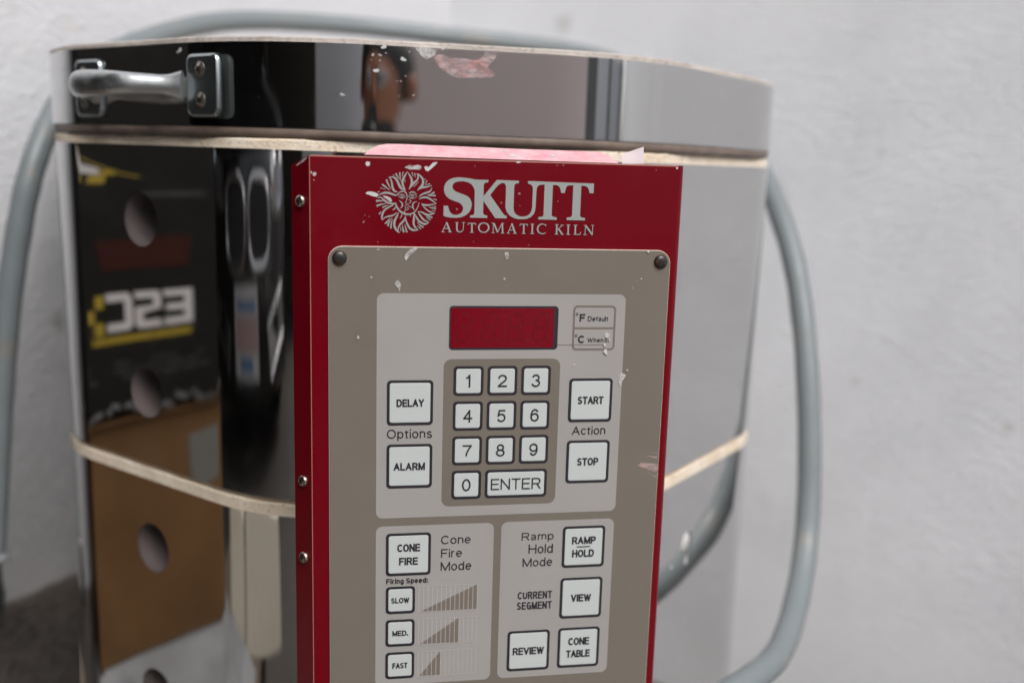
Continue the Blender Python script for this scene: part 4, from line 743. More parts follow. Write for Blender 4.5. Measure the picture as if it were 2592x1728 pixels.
mb.lathe(p0+Vector((-0.22, 0.05, 0)), (-0.12, 1, 0), [(0.45, 0), (0.50, 0.3), (0.58, 0.9), (0.70, 1.4), (0.68, 2.1), (0.40, 2.7), (0, 2.8)], M_plug, 28)
mb.build('plug', cab)
mb = MB(); mb.tube([(CABLE[0][0]-0.02+0.10*k/4+0.0, CABLE[0][1]-1.15+0.8*k/4*0.6, CABLE[0][2]) for k in range(5)], 0.43, M_green, 24); mb.build('tape_band', cab)

# ================================================================ SETTING
def wallplane(name, a, b, y0, y1, m, label, nx=60, nz=30, thick=2.0, back=(0, 0)):
    """vertical slab between plan points a and b"""
    mb = MB(); (xa, za), (xb, zb) = a, b; ox, oz = back
    P = [(xa, y0, za), (xb, y0, zb), (xb, y1, zb), (xa, y1, za)]
    Q = [(x+ox, y, z+oz) for x, y, z in P]
    mb.add(P+Q, [(0, 1, 2, 3), (7, 6, 5, 4), (0, 4, 5, 1), (1, 5, 6, 2), (2, 6, 7, 3), (3, 7, 4, 0)], m)
    o = mb.build(name); fix_normals(o); tag(o, label, 'wall'); return o
def WP(v): return tuple(W(*v))
sl = 0.91; sr = 0.9085
spotsL = [(WP([c*sl for c in v]), r, d) for v, r, d in (((-11.49, -5.12, 47.31), 0.010, (0.55, 0.52, 0.47)), ((-12.97, -4.02, 45.83), 0.008, (0.6, 0.57, 0.53)), ((-13.32, -5.51, 45.48), 0.006, (0.5, 0.48, 0.44)), ((-12.39, 7.9, 46.41), 0.012, (0.16, 0.13, 0.08)), ((-12.35, 9.91, 46.45), 0.008, (0.42, 0.38, 0.36)))]
spotsR = [(WP([c*sr for c in v]), r, d) for v, r, d in (((13.21, -7.96, 59.99), 0.013, (0.45, 0.44, 0.38)), ((26.61, 10.98, 46.59), 0.006, (0.42, 0.40, 0.38)), ((31.85, 12.12, 41.35), 0.007, (0.40, 0.34, 0.30)), ((26.79, -0.75, 46.41), 0.006, (0.6, 0.58, 0.56)))]
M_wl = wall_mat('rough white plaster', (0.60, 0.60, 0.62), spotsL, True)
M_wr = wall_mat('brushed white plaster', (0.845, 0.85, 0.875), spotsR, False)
CXw, CZw = 6.5, 60.0
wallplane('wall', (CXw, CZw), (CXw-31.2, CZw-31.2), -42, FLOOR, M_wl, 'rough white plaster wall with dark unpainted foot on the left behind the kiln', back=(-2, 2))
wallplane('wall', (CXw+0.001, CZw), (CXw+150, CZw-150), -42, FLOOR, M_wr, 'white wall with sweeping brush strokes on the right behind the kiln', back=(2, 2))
M_floor = mat('dirty concrete', (0.10, 0.09, 0.085), 0.85); n = N(M_floor)
n.out(Base_Color=n.mix(n.noise(6, 6, 0.65), (0.035, 0.030, 0.027), (0.095, 0.08, 0.07)), Normal=n.bump(n.noise(60, 4), 0.3, 0.004))
mb = MB(); mb.poly([(-900, FLOOR, -900), (900, FLOOR, -900), (900, FLOOR, 900), (-900, FLOOR, 900)], M_floor)
g = mb.build('ground'); tag(g, None, None, kind='structure')
M_bounce = mat('pale bounce concrete', (0.42, 0.41, 0.395), 0.9); n = N(M_bounce); n.out(Base_Color=n.mix(n.noise(5, 6, 0.65), (0.36, 0.35, 0.335), (0.48, 0.47, 0.45)))
mb = MB(); mb.poly([(-9, FLOOR-0.17, -129), (160, FLOOR-0.17, -129), (160, FLOOR-0.17, -96), (80, FLOOR-0.17, -16), (22, FLOOR-0.17, 2), (-9, FLOOR-0.17, 2)], M_bounce)  # added pale ground patch that bounces sunlight onto the mauve wall
g = mb.build('bounce_patch'); tag(g, None, None, kind='structure')
# things opposite the kiln that its polished sides mirror
M_mauve = mat('mauve render', (0.86, 0.73, 0.70), 0.9); n = N(M_mauve); n.out(Base_Color=n.mix(n.noise(4, 4), (0.88, 0.745, 0.715), (0.82, 0.69, 0.665)))
wallplane('wall', (4, -70), (66, -70), -22, FLOOR, M_mauve, 'plain mauve wall across the yard, mirrored in the front of the lid', back=(0, -3))
M_backw = mat('pale blue grey render', (0.82, 0.83, 0.86), 0.9)
wallplane('wall', (-170, -130), (200, -130), -26, FLOOR, M_backw, 'pale grey far wall of the yard, mirrored as thin strips in the lid', back=(0, -4))
M_dark = mat('dark garage wall', (0.035, 0.03, 0.028), 0.9)
wallplane('wall', (-150, -104), (-150, 106), -46, FLOOR, M_dark, 'dark garage wall behind the black car, mirrored in the kiln', back=(-4, 0))
wallplane('wall', (-24.9, 28.4), (-110, 113.5), -46, FLOOR, M_dark, 'dark garage side wall beside the black car, mirrored in the kiln', back=(0, 3))
M_brown = mat('dark brown boarding', (0.075, 0.062, 0.052), 0.8)
wallplane('wall', (-66, -102), (-149, -102), -46, FLOOR, M_brown, 'dark brown boarded wall beyond the black car, mirrored in the lid', back=(0, -2))
mb = MB(); mb.box((-152, -49, -100), (-25, -46.5, 28), M_dark); mb.box((-152, -49, 28), (-29, -46.5, 106), M_dark); o = mb.build('shade_roof'); tag(o, 'added unseen dark roof above the black car, mirrored in the lid', 'shade_roof')  # slab added overhead to keep sky light off the left side
M_post = mat('dark steel post', (0.12, 0.125, 0.125), 0.5)
for x, r, lab in ((88, 4.6, 'broad dark steel post just right of the mauve wall, mirrored in the lid'), (120, 1.5, 'thin dark steel post farther right of the mauve wall, mirrored in the lid'), (145, 1.0, 'thinnest dark steel post nearest the white right wall, mirrored in the lid')):
    mb = MB(); mb.box((x-r, -24, -92-r), (x+r, FLOOR-0.6, -92+r), M_post); mb.box((x-r*2, FLOOR-0.6, -92-r*2), (x+r*2, FLOOR, -92+r*2), M_post)
    mb.lathe((x, -24, -92), (0, -1, 0), [(r*1.4, 0), (r*1.2, 0.8), (0, 1.2)], M_post, 16)
    o = mb.build('steel_post'); tag(o, lab, 'post', 'posts across the yard')

PF = 22.6      # top of the platform
# ---- boxes left of the kiln (mirrored in its left face). Face plane X - Z = -48.5
dW = Vector((-0.70711, 0, -0.70711)); nW = Vector((0.70711, 0, -0.70711))
B0 = Vector((-15.12, 0, 33.38))            # near-kiln end of the box faces
def BF(s, y, d=0.0): return tuple(B0+dW*s+nW*d+Vector((0, y, 0)))
def boxthing(mb, s0, s1, y0, y1, depth, m, bev=0.15):
    ring = []
    for d, ins in ((0, bev), (-bev, 0), (-depth, 0)):
        ring.append([BF(x, y, d) for x, y in rrect(s0+ins, s1-ins, y0+ins, y1-ins, 0.12, 3)])
    k = len(ring[0]); V = [p for r in ring for p in r]
    mb.add(V, [(i*k+j, i*k+(j+1) % k, (i+1)*k+(j+1) % k, (i+1)*k+j) for i in range(2) for j in range(k)], m, False)
    mb.add(ring[0], [list(range(k))], m); mb.add(ring[-1], [list(range(k))], m)
M_kraft = mat('brown cardboard', (0.27, 0.145, 0.055), 0.8, spec=0.2); n = N(M_kraft)
n.out(Base_Color=n.mix(n.ramp(n.noise(9, 5, 0.6), bwramp(0.4, 0.7)), (0.112, 0.056, 0.020), (0.072, 0.034, 0.011)), Normal=n.bump(n.noise(20, 3), 0.15, 0.01))
M_blackcard = mat('black printed card', (0.0065, 0.006, 0.005), 0.6, spec=0.12); n = N(M_blackcard); n.out(Normal=n.bump(n.noise(14, 3), 0.25, 0.01))
M_yel = mat('yellow print', (0.27, 0.185, 0.006), 0.6); M_whi = mat('white print', (0.42, 0.39, 0.385), 0.6); M_brn = mat('red brown window', (0.030, 0.007, 0.004), 0.6, spec=0.1)
M_tape = mat('crumpled silver edge', (0.16, 0.155, 0.16), 0.35)
M_greypr = mat('grey print', (0.022, 0.02, 0.02), 0.6)
S1 = 9.15
kb = empty('cardboard_box', *BF(4.5, 21.0, -2.5), 'plain brown cardboard box under the black box, mirrored in the lower left steel', 'box')
mb = MB(); boxthing(mb, 0.0, S1, 10.7, 21.0, 5.0, M_kraft); body = mb.build('carton', kb)
mb = MB(); M_pad = mat('grey sticker', (0.10, 0.095, 0.085), 0.6)
mb.poly([BF(5.6, 11.9, 0.03), BF(7.6, 11.6, 0.03), BF(7.7, 13.9, 0.03), BF(5.7, 14.6, 0.03)], M_pad); mb.build('sticker', kb)
mb = MB()
mb.add([BF(0, 10.75, 0.02), BF(S1, 10.45, 0.02), BF(S1+0.3, 10.2, 0.7), BF(0.2, 10.5, 0.5)], [(0, 1, 2, 3)], M_kraft); mb.build('flap', kb)
bb = empty('black_box', *BF(4.5, 10.4, -2.5), 'black box with large white letters on the brown cardboard box, mirrored in left steel', 'box')
mb = MB(); boxthing(mb, 0.0, S1-0.3, -6.5, 10.4, 5.0, M_blackcard, 0.2); mb.build('carton', bb)
mb = MB()
for i in range(46):
    s = i/45*S1; y = 10.3+0.10*math.sin(i*1.7)+0.18*math.sin(i*0.41)
    mb.poly([BF(s, y-0.10, 0.05), BF(s+0.15, y-0.16, 0.09), BF(s+0.17, y+0.08+0.05*math.sin(i*2.3), 0.05), BF(s, y+0.10, 0.08)], M_tape if i % 4 else M_blackcard)
mb.build('crumpled_edge', bb)
# print on its front
def glyph(mb, polys, s0, s1, y0, y1, m, d):
    for p in polys: mb.poly([BF(s0+(s1-s0)*x, y0+(y1-y0)*y, d) for x, y in p], m)
E_ = [[(0, 0), (0.28, 0), (0.28, 1), (0, 1)], [(0.281, 0), (1, 0), (0.95, 0.2), (0.281, 0.2)], [(0.281, 0.4), (0.9, 0.4), (0.9, 0.6), (0.281, 0.6)], [(0.281, 0.8), (0.95, 0.8), (1, 1), (0.281, 1)]]
S_ = [[(0.1, 0), (1, 0), (0.95, 0.2), (0.3, 0.2), (0, 0.12)], [(0, 0.121), (0.299, 0.201), (0.299, 0.4), (0, 0.5)], [(0, 0.501), (0.299, 0.401), (1, 0.42), (1, 0.52), (0.7, 0.6)], [(0.701, 0.601), (1, 0.521), (1, 0.9), (0.701, 0.8)], [(0.05, 0.8), (0.7, 0.801), (0.999, 0.901), (0.9, 1), (0, 1)]]
C__ = [[(0.15, 0), (1, 0), (0.96, 0.22), (0.3, 0.22)], [(0.149, 0), (0.299, 0.22), (0.299, 0.78), (0.149, 1), (0, 0.85), (0, 0.15)], [(0.15, 1), (0.3, 0.78), (0.96, 0.78), (1, 1)]]
mb = MB()
# real text reads from the far end (large s is the viewer's left) to the kiln end
glyph(mb, E_, 6.05, 4.65, 5.65, 7.15, M_whi, 0.03); glyph(mb, S_, 4.55, 3.30, 5.65, 7.15, M_whi, 0.03); glyph(mb, C__, 3.2, 1.95, 5.65, 7.15, M_whi, 0.03)
for s0, s1, y0, y1 in ((1.45, 1.85, 5.7, 6.2), (1.1, 1.4, 6.25, 6.75), (1.4, 1.8, 6.75, 7.25)): mb.poly([BF(s0, y0, 0.03), BF(s1, y0, 0.03), BF(s1, y1, 0.03), BF(s0, y1, 0.03)], M_yel)
s = 1.3
while s < 6.0:
    w = 0.12+rnd.random()*0.25; mb.poly([BF(s, 7.34, 0.03), BF(s+w, 7.34, 0.03), BF(s+w, 7.62, 0.03), BF(s, 7.62, 0.03)], M_yel); s += w+0.05
mb.poly([BF(1.6, 3.55, 0.03), BF(6.0, 3.45, 0.03), BF(5.9, 4.65, 0.03), BF(1.9, 4.75, 0.03)], M_brn)
for y0 in (8.35, 8.65, 8.95):
    s = 0.6
    while s < 7.6:
        w = 0.2+rnd.random()*0.7; mb.poly([BF(s, y0, 0.03), BF(s+w, y0, 0.03), BF(s+w, y0+0.13, 0.03), BF(s, y0+0.13, 0.03)], M_greypr); s += w+0.15+(1.0 if rnd.random() < 0.2 else 0)
s = 3.9
while s < 6.5:
    w = 0.1+rnd.random()*0.15; mb.poly([BF(s, 1.72, 0.03), BF(s+w, 1.72, 0.03), BF(s+w, 1.95, 0.03), BF(s, 1.95, 0.03)], M_greypr); s += w+0.05
mb.poly([BF(0.15, -0.2, 0.03), BF(0.35, 0.0, 0.03), BF(1.2, 0.62, 0.03), BF(1.9, 0.78, 0.03), BF(1.85, 1.02, 0.03), BF(1.1, 0.95, 0.03), BF(0.75, 0.98, 0.03), BF(0.4, 0.55, 0.03)], M_whi)
for s0, s1, y0, y1 in ((0.75, 1.15, 1.0, 1.28), (1.45, 2.2, 1.05, 1.35), (1.9, 2.7, 0.85, 1.02)): mb.poly([BF(s0, y0, 0.03), BF(s1, y0, 0.03), BF(s1-0.1, y1, 0.03), BF(s0-0.1, y1, 0.03)], M_yel)
stk = [(0.25, -0.25), (0.9, 0.25), (1.8, 0.62), (2.9, 0.95), (3.8, 1.1)]
for a, b in zip(stk, stk[1:]): mb.poly([BF(a[0], a[1], 0.03), BF(b[0], b[1], 0.03), BF(b[0], b[1]+0.06, 0.03), BF(a[0], a[1]+0.06, 0.03)], M_yel)
mb.build('lettering', bb)
# white crumpled sack the boxes stand on
M_sack = mat('white woven sack', (0.20, 0.20, 0.205), 0.7); n = N(M_sack); n.out(Normal=n.bump(n.noise(30, 3), 0.5, 0.01))
mb = MB(); V = []; F = []; nx, ny = 46, 30
for i in range(nx+1):
    for j in range(ny+1):
        s = -1.2+12.6*i/nx; d = -5.4+14.5*j/ny
        edge = min(1, min(i, nx-i)/3, min(j, ny-j)/4)
        y = 21.04 if d < 0.3 else 21.05+0.9*max(0, mnoise.noise(Vector((s*0.35, d*0.3, 3))))+0.35*abs(mnoise.noise(Vector((s*0.9+d*0.4, d*0.8, 8))))+0.06*d
        y = PF-(PF-min(y, PF-0.05))*edge
        V.append(BF(s, y, d))
for i in range(nx):
    for j in range(ny): F.append((i*(ny+1)+j, (i+1)*(ny+1)+j, (i+1)*(ny+1)+j+1, i*(ny+1)+j+1))
mb.add(V, F, M_sack, True); o = mb.build('white_sack'); tag(o, 'crumpled white sack lying under the cardboard box beside the kiln', 'sack')

# low plank platform that carries sack, boxes and shelves
M_plank = mat('weathered plank', (0.12, 0.09, 0.065), 0.8); n = N(M_plank); n.out(Base_Color=n.mix(n.noise(30, 5, 0.6, stretch=((1, 8, 1), (0, 0, 0.78))), (0.07, 0.05, 0.04), (0.17, 0.13, 0.095)))
plat = empty('platform', -22, FLOOR, 24, 'low wooden platform under the boxes left of the kiln, seen only as reflection', 'platform')
for i in range(5):
    s0 = -2.0+0.05; mb = MB(); d0 = -6.8+3.4*i
    V = [BF(s, y, d) for s in (-1.8, 24) for y in (PF, PF+0.8) for d in (d0, d0+3.2)]
    mb.add(V, [(0, 1, 3, 2), (4, 6, 7, 5), (0, 4, 5, 1), (2, 3, 7, 6), (0, 2, 6, 4), (1, 5, 7, 3)], M_plank); fix_normals(mb.build('plank', plat))
for s in (0, 11, 22):
    mb = MB(); V = [BF(a, y, d) for a in (s, s+1.5) for y in (PF+0.8, FLOOR) for d in (-6.5, 9.5)]
    mb.add(V, [(0, 1, 3, 2), (4, 6, 7, 5), (0, 4, 5, 1), (2, 3, 7, 6), (0, 2, 6, 4), (1, 5, 7, 3)], M_plank); fix_normals(mb.build('bearer', plat))
# ---- two cream slabs standing on the ground
M_slab = mat('cream kiln shelf', (0.88, 0.81, 0.68), 0.85); n = N(M_slab)
n.out(Base_Color=n.mix(n.ramp(n.noise(45, 4, 0.7), bwramp(0.62, 0.75)), (0.90, 0.81, 0.655), (0.66, 0.52, 0.36)), Normal=n.bump(n.noise(200, 3), 0.2, 0.002))
def slab(p, q, ytop, lean, th, lab, cut):
    P = Vector((p[0], 0, p[1])); Q = Vector((q[0], 0, q[1])); t = (Q-P).normalized(); nn_ = Vector((t.z, 0, -t.x))
    if nn_.x < 0: nn_ = -nn_
    L = (Q-P).length; mb = MB()
    ol = [(0.15, ytop+cut[0]), (L*0.55, ytop), (L-0.2, ytop+cut[1]), (L, ytop+cut[1]+0.4), (L, PF-0.25), (L-0.2, PF), (0.2, PF), (0, PF-0.25), (0, ytop+cut[0]+0.4)]
    f = [tuple(P+t*s+nn_*(0.0-lean*(PF-y))+Vector((0, y, 0))) for s, y in ol]; b = [tuple(Vector(v)-nn_*th) for v in f]; k = len(ol)
    mb.add(f+b, [list(range(k)), list(range(k, 2*k))[::-1]]+[(i, k+i, k+(i+1) % k, (i+1) % k) for i in range(k)], M_slab)
    o = mb.build('kiln_shelf'); fix_normals(o); tag(o, lab, 'shelf slab', 'cream kiln shelves'); return o
slab((-21.8, 25.2), (-19.5, 21.3), 16.2, 0.24, 0.7, 'narrower cream kiln shelf standing on edge beside the cardboard box, mirrored in lower steel', (0, 0.1))
slab((-19.1, 20.7), (-14.2, 12.6), 16.0, 0.24, 0.7, 'wider cream kiln shelf standing on edge farthest from the cardboard box, mirrored in lower steel', (0, 0.6))
# broken firebrick on the floor at the kiln's foot
mb = MB(); bxv = [(-10.6, FLOOR, 39.0), (-9.2, FLOOR, 38.6), (-9.0, FLOOR, 41), (-10.5, FLOOR, 41.3), (-10.3, 19.7, 39.3), (-9.3, 20.6, 39.0), (-9.3, 20.6, 40.8), (-10.2, 20.2, 41.0)]
mb.add(bxv, [(0, 3, 2, 1), (4, 5, 6, 7), (0, 1, 5, 4), (1, 2, 6, 5), (2, 3, 7, 6), (3, 0, 4, 7)], M_brick)
o = mb.build('firebrick'); fix_normals(o); tag(o, 'tall broken cream firebrick standing at the lower left foot of the kiln', 'brick')

# ---- black car parked in front of the kiln (only mirrored)
M_car = mat('black car paint', (0.008, 0.008, 0.009), 0.12, spec=0.6, coat=0.6)
M_chrome = mat('chrome', (0.85, 0.85, 0.85), 0.06, 1.0); M_slat = mat('black grille slat', (0.4, 0.4, 0.4), 0.3, 0.9)
M_glass = mat('dark car glass', (0.02, 0.022, 0.025), 0.05); M_tyre = mat('tyre', (0.02, 0.02, 0.02), 0.8)
M_lamp = mat('headlamp', (0.45, 0.47, 0.5), 0.08, 0.6)
car = empty('parked_car', -57, FLOOR, 2, 'black car with twin oval chrome grille parked opposite the kiln, mirrored beside the red box', 'car')
cf = Vector((0.915, 0, 0.403)); cs = Vector((-0.403, 0, 0.915)); c0 = Vector((-56.5, 0, 2.2))
def CF(s, y, d): return tuple(c0+cs*s+cf*d+Vector((0, y, 0)))     # s across the car, d forward
prof = [(22.5, -4), (19.5, -0.5), (12, 0.2), (6, 0.2), (1.0, -0.5), (-3.0, -3), (-6.0, -9), (-8.5, -20), (-10.5, -40), (-19.5, -62), (-24, -78), (-25, -110), (-22, -140), (-12, -165), (2, -172), (22.5, -168)]
mb = MB(); V = []; F = []; ns = 14
for i in range(ns+1):
    u = -1+2*i/ns; s = 36*u
    for (y, d) in prof:
        bow = 9*abs(u)**3.2 if d > -60 else 0
        hgt = (2.2*abs(u)**2.5 if y < 10 else 0)
        nar = 1-0.16*max(0, min(1, (-y-9)/14))
        V.append(CF(s*nar, y+hgt, d-bow))
k = len(prof)
for i in range(ns):
    for j in range(k): F.append((i*k+j, i*k+(j+1) % k, (i+1)*k+(j+1) % k, (i+1)*k+j))
F.append(list(range(k))); F.append(list(range(ns*k, ns*k+k))[::-1])
mb.add(V, F, M_car, True); cb = mb.build('body', car)
mb = MB(); mb.poly([CF(-24, -11.2, -40.0), CF(24, -11.2, -40.0), CF(21, -19.2, -60.6), CF(-21, -19.2, -60.6)], M_glass); mb.build('windscreen', car)
def oval(cx, cy, a, b, k=36, pw=3.2):
    o = []
    for i in range(k):
        t = 2*math.pi*i/k; c, s_ = math.cos(t), math.sin(t)
        o.append((cx+a*math.copysign(abs(c)**(2/pw), c), cy+b*math.copysign(abs(s_)**(2/pw), s_)))
    return o
for sx in (-9.6, 9.6):
    mb = MB(); yc = 5.8; bx, by = 8.7, 4.9
    O = oval(sx, yc, bx, by); I = oval(sx, yc, bx-1.3, by-1.5); k = len(O); M2 = oval(sx, yc, bx-0.35, by-0.35); M3 = oval(sx, yc, bx-1.0, by-1.2)
    mb.add([CF(x, y, 0.3) for x, y in O]+[CF(x, y, 1.3) for x, y in M2]+[CF(x, y, 1.35) for x, y in M3]+[CF(x, y, 0.4) for x, y in I], [(r*k+i, r*k+(i+1) % k, (r+1)*k+(i+1) % k, (r+1)*k+i) for r in range(3) for i in range(k)], M_chrome, True)
    gr = mb.build('grille', car)
    mb = MB(); mb.poly([CF(x, y, 0.32) for x, y in I], M_ink)
    for j in range(11):
        x = sx-6.4+1.28*j; hh = (by-1.6)*(1-abs((x-sx)/(bx-1.4))**2.6)**(1/2.6)
        mb.add([CF(x-0.25, yc-hh, 0.4), CF(x, yc-hh, 0.9), CF(x+0.25, yc-hh, 0.4), CF(x-0.25, yc+hh, 0.4), CF(x, yc+hh, 0.9), CF(x+0.25, yc+hh, 0.4)], [(0, 1, 4, 3), (1, 2, 5, 4)], M_slat)
    mb.build('grille_slats', gr)
for sx in (-27, 27):
    mb = MB(); O = oval(sx, 2.5, 6.5, 3.2); I = oval(sx, 2.5, 4.2, 2.2); k = len(O)
    bw = lambda x: -9*abs(x/36)**3.2
    mb.add([CF(x, y, bw(x)+0.2) for x, y in O]+[CF(x, y, bw(x)+1.0) for x, y in I], [(i, (i+1) % k, k+(i+1) % k, k+i) for i in range(k)], M_chrome, True)
    mb.add([CF(x, y, bw(x)+1.0) for x, y in I], [list(range(k))], M_lamp); mb.build('headlight', car)
M_pw = mat('plate white', (0.62, 0.60, 0.58), 0.5); M_pb = mat('plate blue', (0.10, 0.22, 0.42), 0.5); M_pr = mat('plate red', (0.42, 0.10, 0.07), 0.5)
mb = MB(); mb.box_pts = None
y0, y1 = 11.3, 19.0
P = [CF(-8, y0, 1.0), CF(11, y0, 1.0), CF(11, y1, 1.0), CF(-8, y1, 1.0)]; Q = [CF(-8, y0, 0.4), CF(11, y0, 0.4), CF(11, y1, 0.4), CF(-8, y1, 0.4)]
mb.add(P+Q, [(0, 1, 2, 3), (7, 6, 5, 4), (0, 4, 5, 1), (1, 5, 6, 2), (2, 6, 7, 3), (3, 7, 4, 0)], M_pw)
mb.poly([CF(-6, 12.6, 1.05), CF(9, 12.5, 1.05), CF(9, 13.3, 1.05), CF(-6, 13.4, 1.05)], M_pb); mb.poly([CF(-3, 17.2, 1.05), CF(7, 17.2, 1.05), CF(7, 18.3, 1.05), CF(-3, 18.3, 1.05)], M_pb)
for j in range(7):
    x = -6.5+2.4*j; mb.poly([CF(x, 13.8, 1.05), CF(x+1.1, 13.8, 1.05), CF(x+1.1, 16.8, 1.05), CF(x, 16.8, 1.05)], M_pr)
mb.build('licence_plate', car)
for sgn in (-1, 1):
    mb = MB(); O = [(sgn*16, 15), (sgn*30, 13), (sgn*32, 17), (sgn*18, 19.5)]
    mb.poly([CF(x, y, 0.6-9*abs(x/36)**3.2) for x, y in O], M_slat)
    for a, b in zip(O, O[1:]+O[:1]): mb.tube([CF(a[0], a[1], 0.8-9*abs(a[0]/36)**3.2), CF(b[0], b[1], 0.8-9*abs(b[0]/36)**3.2)], 0.28, M_chrome, 8)
    mb.build('air_intake', car)
for sx, d in ((-33, -30), (33, -30), (-33, -140), (33, -140)):
    mb = MB(); mb.lathe(CF(sx, FLOOR-13, d), tuple(cs*(1 if sx > 0 else -1)), [(8, -4), (12.5, -4), (13, -2.5), (13, 2.5), (12.5, 4), (8.5, 4.3)], M_tyre, 32)
    mb.lathe(CF(sx, FLOOR-13, d), tuple(cs*(1 if sx > 0 else -1)), [(8.5, 4.2), (7, 3.4), (2, 4.0), (0, 4.2)], M_lamp, 32); mb.build('wheel', car)

# ---- the photographer, crouching behind the lens (mirrored in the lid)
M_skin = mat('skin', (0.36, 0.15, 0.08), 0.55); M_shirt = mat('olive shirt', (0.17, 0.16, 0.085), 0.85); M_trouser = mat('dark trousers', (0.03, 0.03, 0.04), 0.9); M_hair = mat('black hair', (0.012, 0.01, 0.01), 0.6)
def person():
    v = []; e = []; r = []
    def P(p, rad, prev=None):
        v.append(W(*p)); r.append(rad*U); i = len(v)-1
        if prev is not None: e.append((prev, i))
        return i
    pel = P((0.5, 14.0, -19), 5.2); w1 = P((0.5, 9.0, -17.5), 5.0, pel); ch = P((0.5, 4.5, -15), 6.0, w1); nk = P((0.3, 0.6, -12.0), 2.1, ch); hd0 = P((0.2, -1.2, -10.6), 2.9, nk); hd = P((0.2, -4.0, -10.4), 3.7, hd0); P((0.2, -6.4, -10.8), 2.8, hd)
    for sg in (-1, 1):
        sh = P((-1.0+sg*5.4, 2.9, -14), 2.6, ch); el = P((-1.0+sg*6.6, 8.6, -9), 1.75, sh); wr = P((sg*4.4, 3.0, -4.2), 1.15, el); pm = P((sg*3.7, 1.4, -3.3), 1.25, wr)
        for f in range(4):
            a = P((sg*(3.2), 0.9-0.75*f+1.4, -1.9), 0.34, pm); b = P((sg*2.6, 0.9-0.75*f+1.3, -1.2), 0.30, a)
        a = P((sg*2.9, 2.1, -4.6), 0.36, pm); P((sg*2.0, 1.9, -5.2), 0.32, a)
        hp = P((0.5+sg*3.6, 15.0, -18.5), 3.6, pel); kn = P((0.5+sg*6.5, 13.0, -6.0), 2.5, hp); an = P((0.5+sg*5.6, 24.4, -12.5), 1.6, kn); he = P((0.5+sg*5.8, 25.8, -11.5), 1.4, an); P((0.5+sg*6.6, 26.1, -5.5), 1.0, he)
    me = bpy.data.meshes.new('person'); me.from_pydata(v, e, []); me.update()
    o = bpy.data.objects.new('tmp', me); COL.objects.link(o)
    md = o.modifiers.new('s', 'SKIN')
    if not me.skin_vertices: me.skin_vertices.new(name='')
    for i, sv in enumerate(me.skin_vertices[0].data): sv.radius = (r[i], r[i]*(0.78 if i in (0, 1, 2) else 1)); sv.use_root = (i == 0)
    sb = o.modifiers.new('ss', 'SUBSURF'); sb.levels = 2; sb.render_levels = 2
    bpy.context.view_layer.update()
    m2 = bpy.data.meshes.new_from_object(o.evaluated_get(bpy.context.evaluated_depsgraph_get())); bpy.data.objects.remove(o); bpy.data.meshes.remove(me)
    m2.materials.clear()
    for m in (M_skin, M_shirt, M_trouser): m2.materials.append(m)
    for p in m2.polygons:
        c = p.center; X, Y, Z = c.x/U, FLOOR-c.z/U, c.y/U; p.use_smooth = True
        if Y > 12.2 or (Y > 8.6 and abs(X-0.5) < 9 and Z > -8.0 and Y > 9.2): p.material_index = 2
        elif (Z > -10.2 and not (X > 1.6 and Z < -4.4)) or (Y < 0.8 and abs(X) < 4.5): p.material_index = 0
        else: p.material_index = 1
    o = link('person', m2, None, W(0.5, FLOOR, -12)); return o
per = person(); tag(per, 'person crouching with a camera, olive shirt, bare forearms, mirrored in the lid', 'person')
mb = MB(); V = []; hc = Vector((0.2, -4.6, -11.2)); F = []
for i in range(13):
    th = math.pi*0.62*i/12
    for j in range(24):
        ph = 2*math.pi*j/24; V.append(tuple(hc+Vector((math.sin(th)*math.cos(ph)*4.0, -math.cos(th)*3.8, math.sin(th)*math.sin(ph)*3.9-(0.6 if math.sin(ph) > 0 else 0)))))
for i in range(12):
    for j in range(24): F.append((i*24+j, i*24+(j+1) % 24, (i+1)*24+(j+1) % 24, (i+1)*24+j))
mb.add(V, F, M_hair, True); mb.build('hair', per)
# face: nose, eyes, mouth, ears
mb = MB()
mb.lathe((0.2, -3.3, -7.2), (0, 0.25, 1), [(0.75, 0), (0.5, 0.5), (0.0, 0.9)], M_skin, 12); mb.build('nose', per)
for sg in (-1, 1):
    mb = MB(); mb.lathe((0.2+sg*1.45, -4.2, -7.25), (0, 0, 1), [(0.6, 0), (0.4, 0.25), (0, 0.35)], M_whi, 12); mb.lathe((0.2+sg*1.45, -4.2, -6.93), (0, 0, 1), [(0.25, 0), (0, 0.06)], M_ink, 10); mb.build('eye', per)
    mb = MB(); mb.lathe((0.2+sg*3.6, -3.9, -10.6), (sg, 0, 0.2), [(0.9, 0), (0.7, 0.4), (0, 0.5)], M_skin, 12); mb.build('ear', per)
mb = MB(); mb.tube([(-0.8, -1.7, -7.75), (0.2, -1.6, -7.5), (1.2, -1.7, -7.75)], 0.22, M_pr, 8); mb.build('mouth', per)
pc = empty('photo_camera', 0, 2, -3.5, 'black camera held up in both hands, mirrored in the lid', 'camera')
M_cam = mat('black camera body', (0.015, 0.015, 0.016), 0.4)
mb = MB()
boxp = rrect(-2.6, 2.6, -1.7, 2.0, 0.5, 4)
k = len(boxp); mb.add([(x, y, -2.6) for x, y in boxp]+[(x, y, -4.6) for x, y in boxp], [list(range(k)), list(range(k, 2*k))[::-1]]+[(i, k+i, k+(i+1) % k, (i+1) % k) for i in range(k)], M_cam)
mb.build('body', pc)
mb = MB(); hump = [(-1.2, -1.7), (-0.8, -2.6), (0.8, -2.6), (1.2, -1.7)]
mb.add([(x, y, -2.7) for x, y in hump]+[(x, y, -4.3) for x, y in hump], [(0, 1, 2, 3), (7, 6, 5, 4), (0, 4, 5, 1), (1, 5, 6, 2), (2, 6, 7, 3)], M_cam); mb.build('viewfinder', pc)
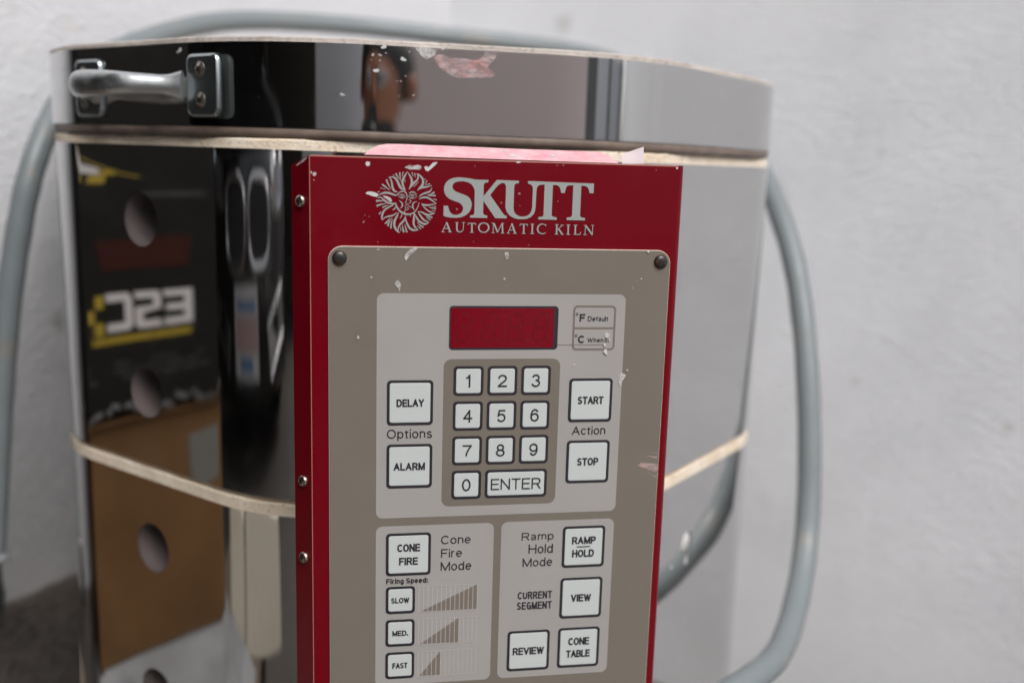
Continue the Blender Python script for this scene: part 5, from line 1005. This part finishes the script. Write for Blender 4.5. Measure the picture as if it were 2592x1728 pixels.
mb = MB(); mb.lathe((0, 0, -2.6), (0, 0, 1), [(1.55, 0), (1.5, 1.0), (1.4, 1.05), (1.4, 2.0), (1.3, 2.1), (1.15, 1.9), (1.0, 1.6)], M_cam, 32); mb.lathe((0, 0, -1.0), (0, 0, 1), [(1.0, 0), (0.6, 0.15), (0, 0.2)], M_glass, 32); mb.build('lens', pc)


# ================================================================ LIGHT, SKY, CAMERA
world = bpy.data.worlds.new('World'); scene.world = world; world.use_nodes = True
nt = world.node_tree; bg = nt.nodes['Background']
sky = nt.nodes.new('ShaderNodeTexSky'); sky.sky_type = 'NISHITA'; sky.sun_disc = False
SUN_EL, SUN_AZ = math.radians(50), math.radians(165)     # azimuth clockwise from +Y
sky.sun_elevation = SUN_EL; sky.sun_rotation = SUN_AZ; sky.air_density = 1.0; sky.dust_density = 3.0
hs = nt.nodes.new('ShaderNodeHueSaturation'); hs.inputs['Saturation'].default_value = 0.32
nt.links.new(sky.outputs[0], hs.inputs['Color']); nt.links.new(hs.outputs[0], bg.inputs['Color'])
bg.inputs['Strength'].default_value = 0.16
sun = bpy.data.lights.new('sun', 'SUN'); sun.energy = 2.8; sun.angle = math.radians(35); sun.color = (1.0, 0.985, 0.97)
so = bpy.data.objects.new('sun', sun); COL.objects.link(so)
dv = Vector((math.sin(SUN_AZ)*math.cos(SUN_EL), math.cos(SUN_AZ)*math.cos(SUN_EL), math.sin(SUN_EL)))
so.rotation_euler = (-dv).to_track_quat('-Z', 'Y').to_euler(); so.location = dv*8

RC = [[0.9850065366, -0.0292957044, -0.1700114246], [-0.0027054685, 0.9827319022, -0.1850153745], [0.1724958064, 0.1827013138, 0.9679180888]]
def D(v): return Vector((v[0], v[2], -v[1]))
right, down, fwd = (D(r) for r in RC)
cd = bpy.data.cameras.new('camera'); cam = bpy.data.objects.new('camera', cd); COL.objects.link(cam)
mt = Matrix(((right.x, -down.x, -fwd.x, 0), (right.y, -down.y, -fwd.y, 0), (right.z, -down.z, -fwd.z, 0), (0, 0, 0, 1)))
mt.translation = W(0, 0, 0); cam.matrix_world = mt
cd.sensor_width = 36; cd.lens = 34.605; cd.clip_start = 0.005; cd.clip_end = 200
cd.dof.use_dof = True; cd.dof.focus_distance = 0.515; cd.dof.aperture_fstop = 3.6
scene.camera = cam
scene.view_settings.view_transform = 'Standard'; scene.view_settings.look = 'None'; scene.view_settings.exposure = 0
scene.cycles.max_bounces = 10; scene.cycles.glossy_bounces = 6; scene.cycles.caustics_reflective = True
scene.cycles.use_denoising = True
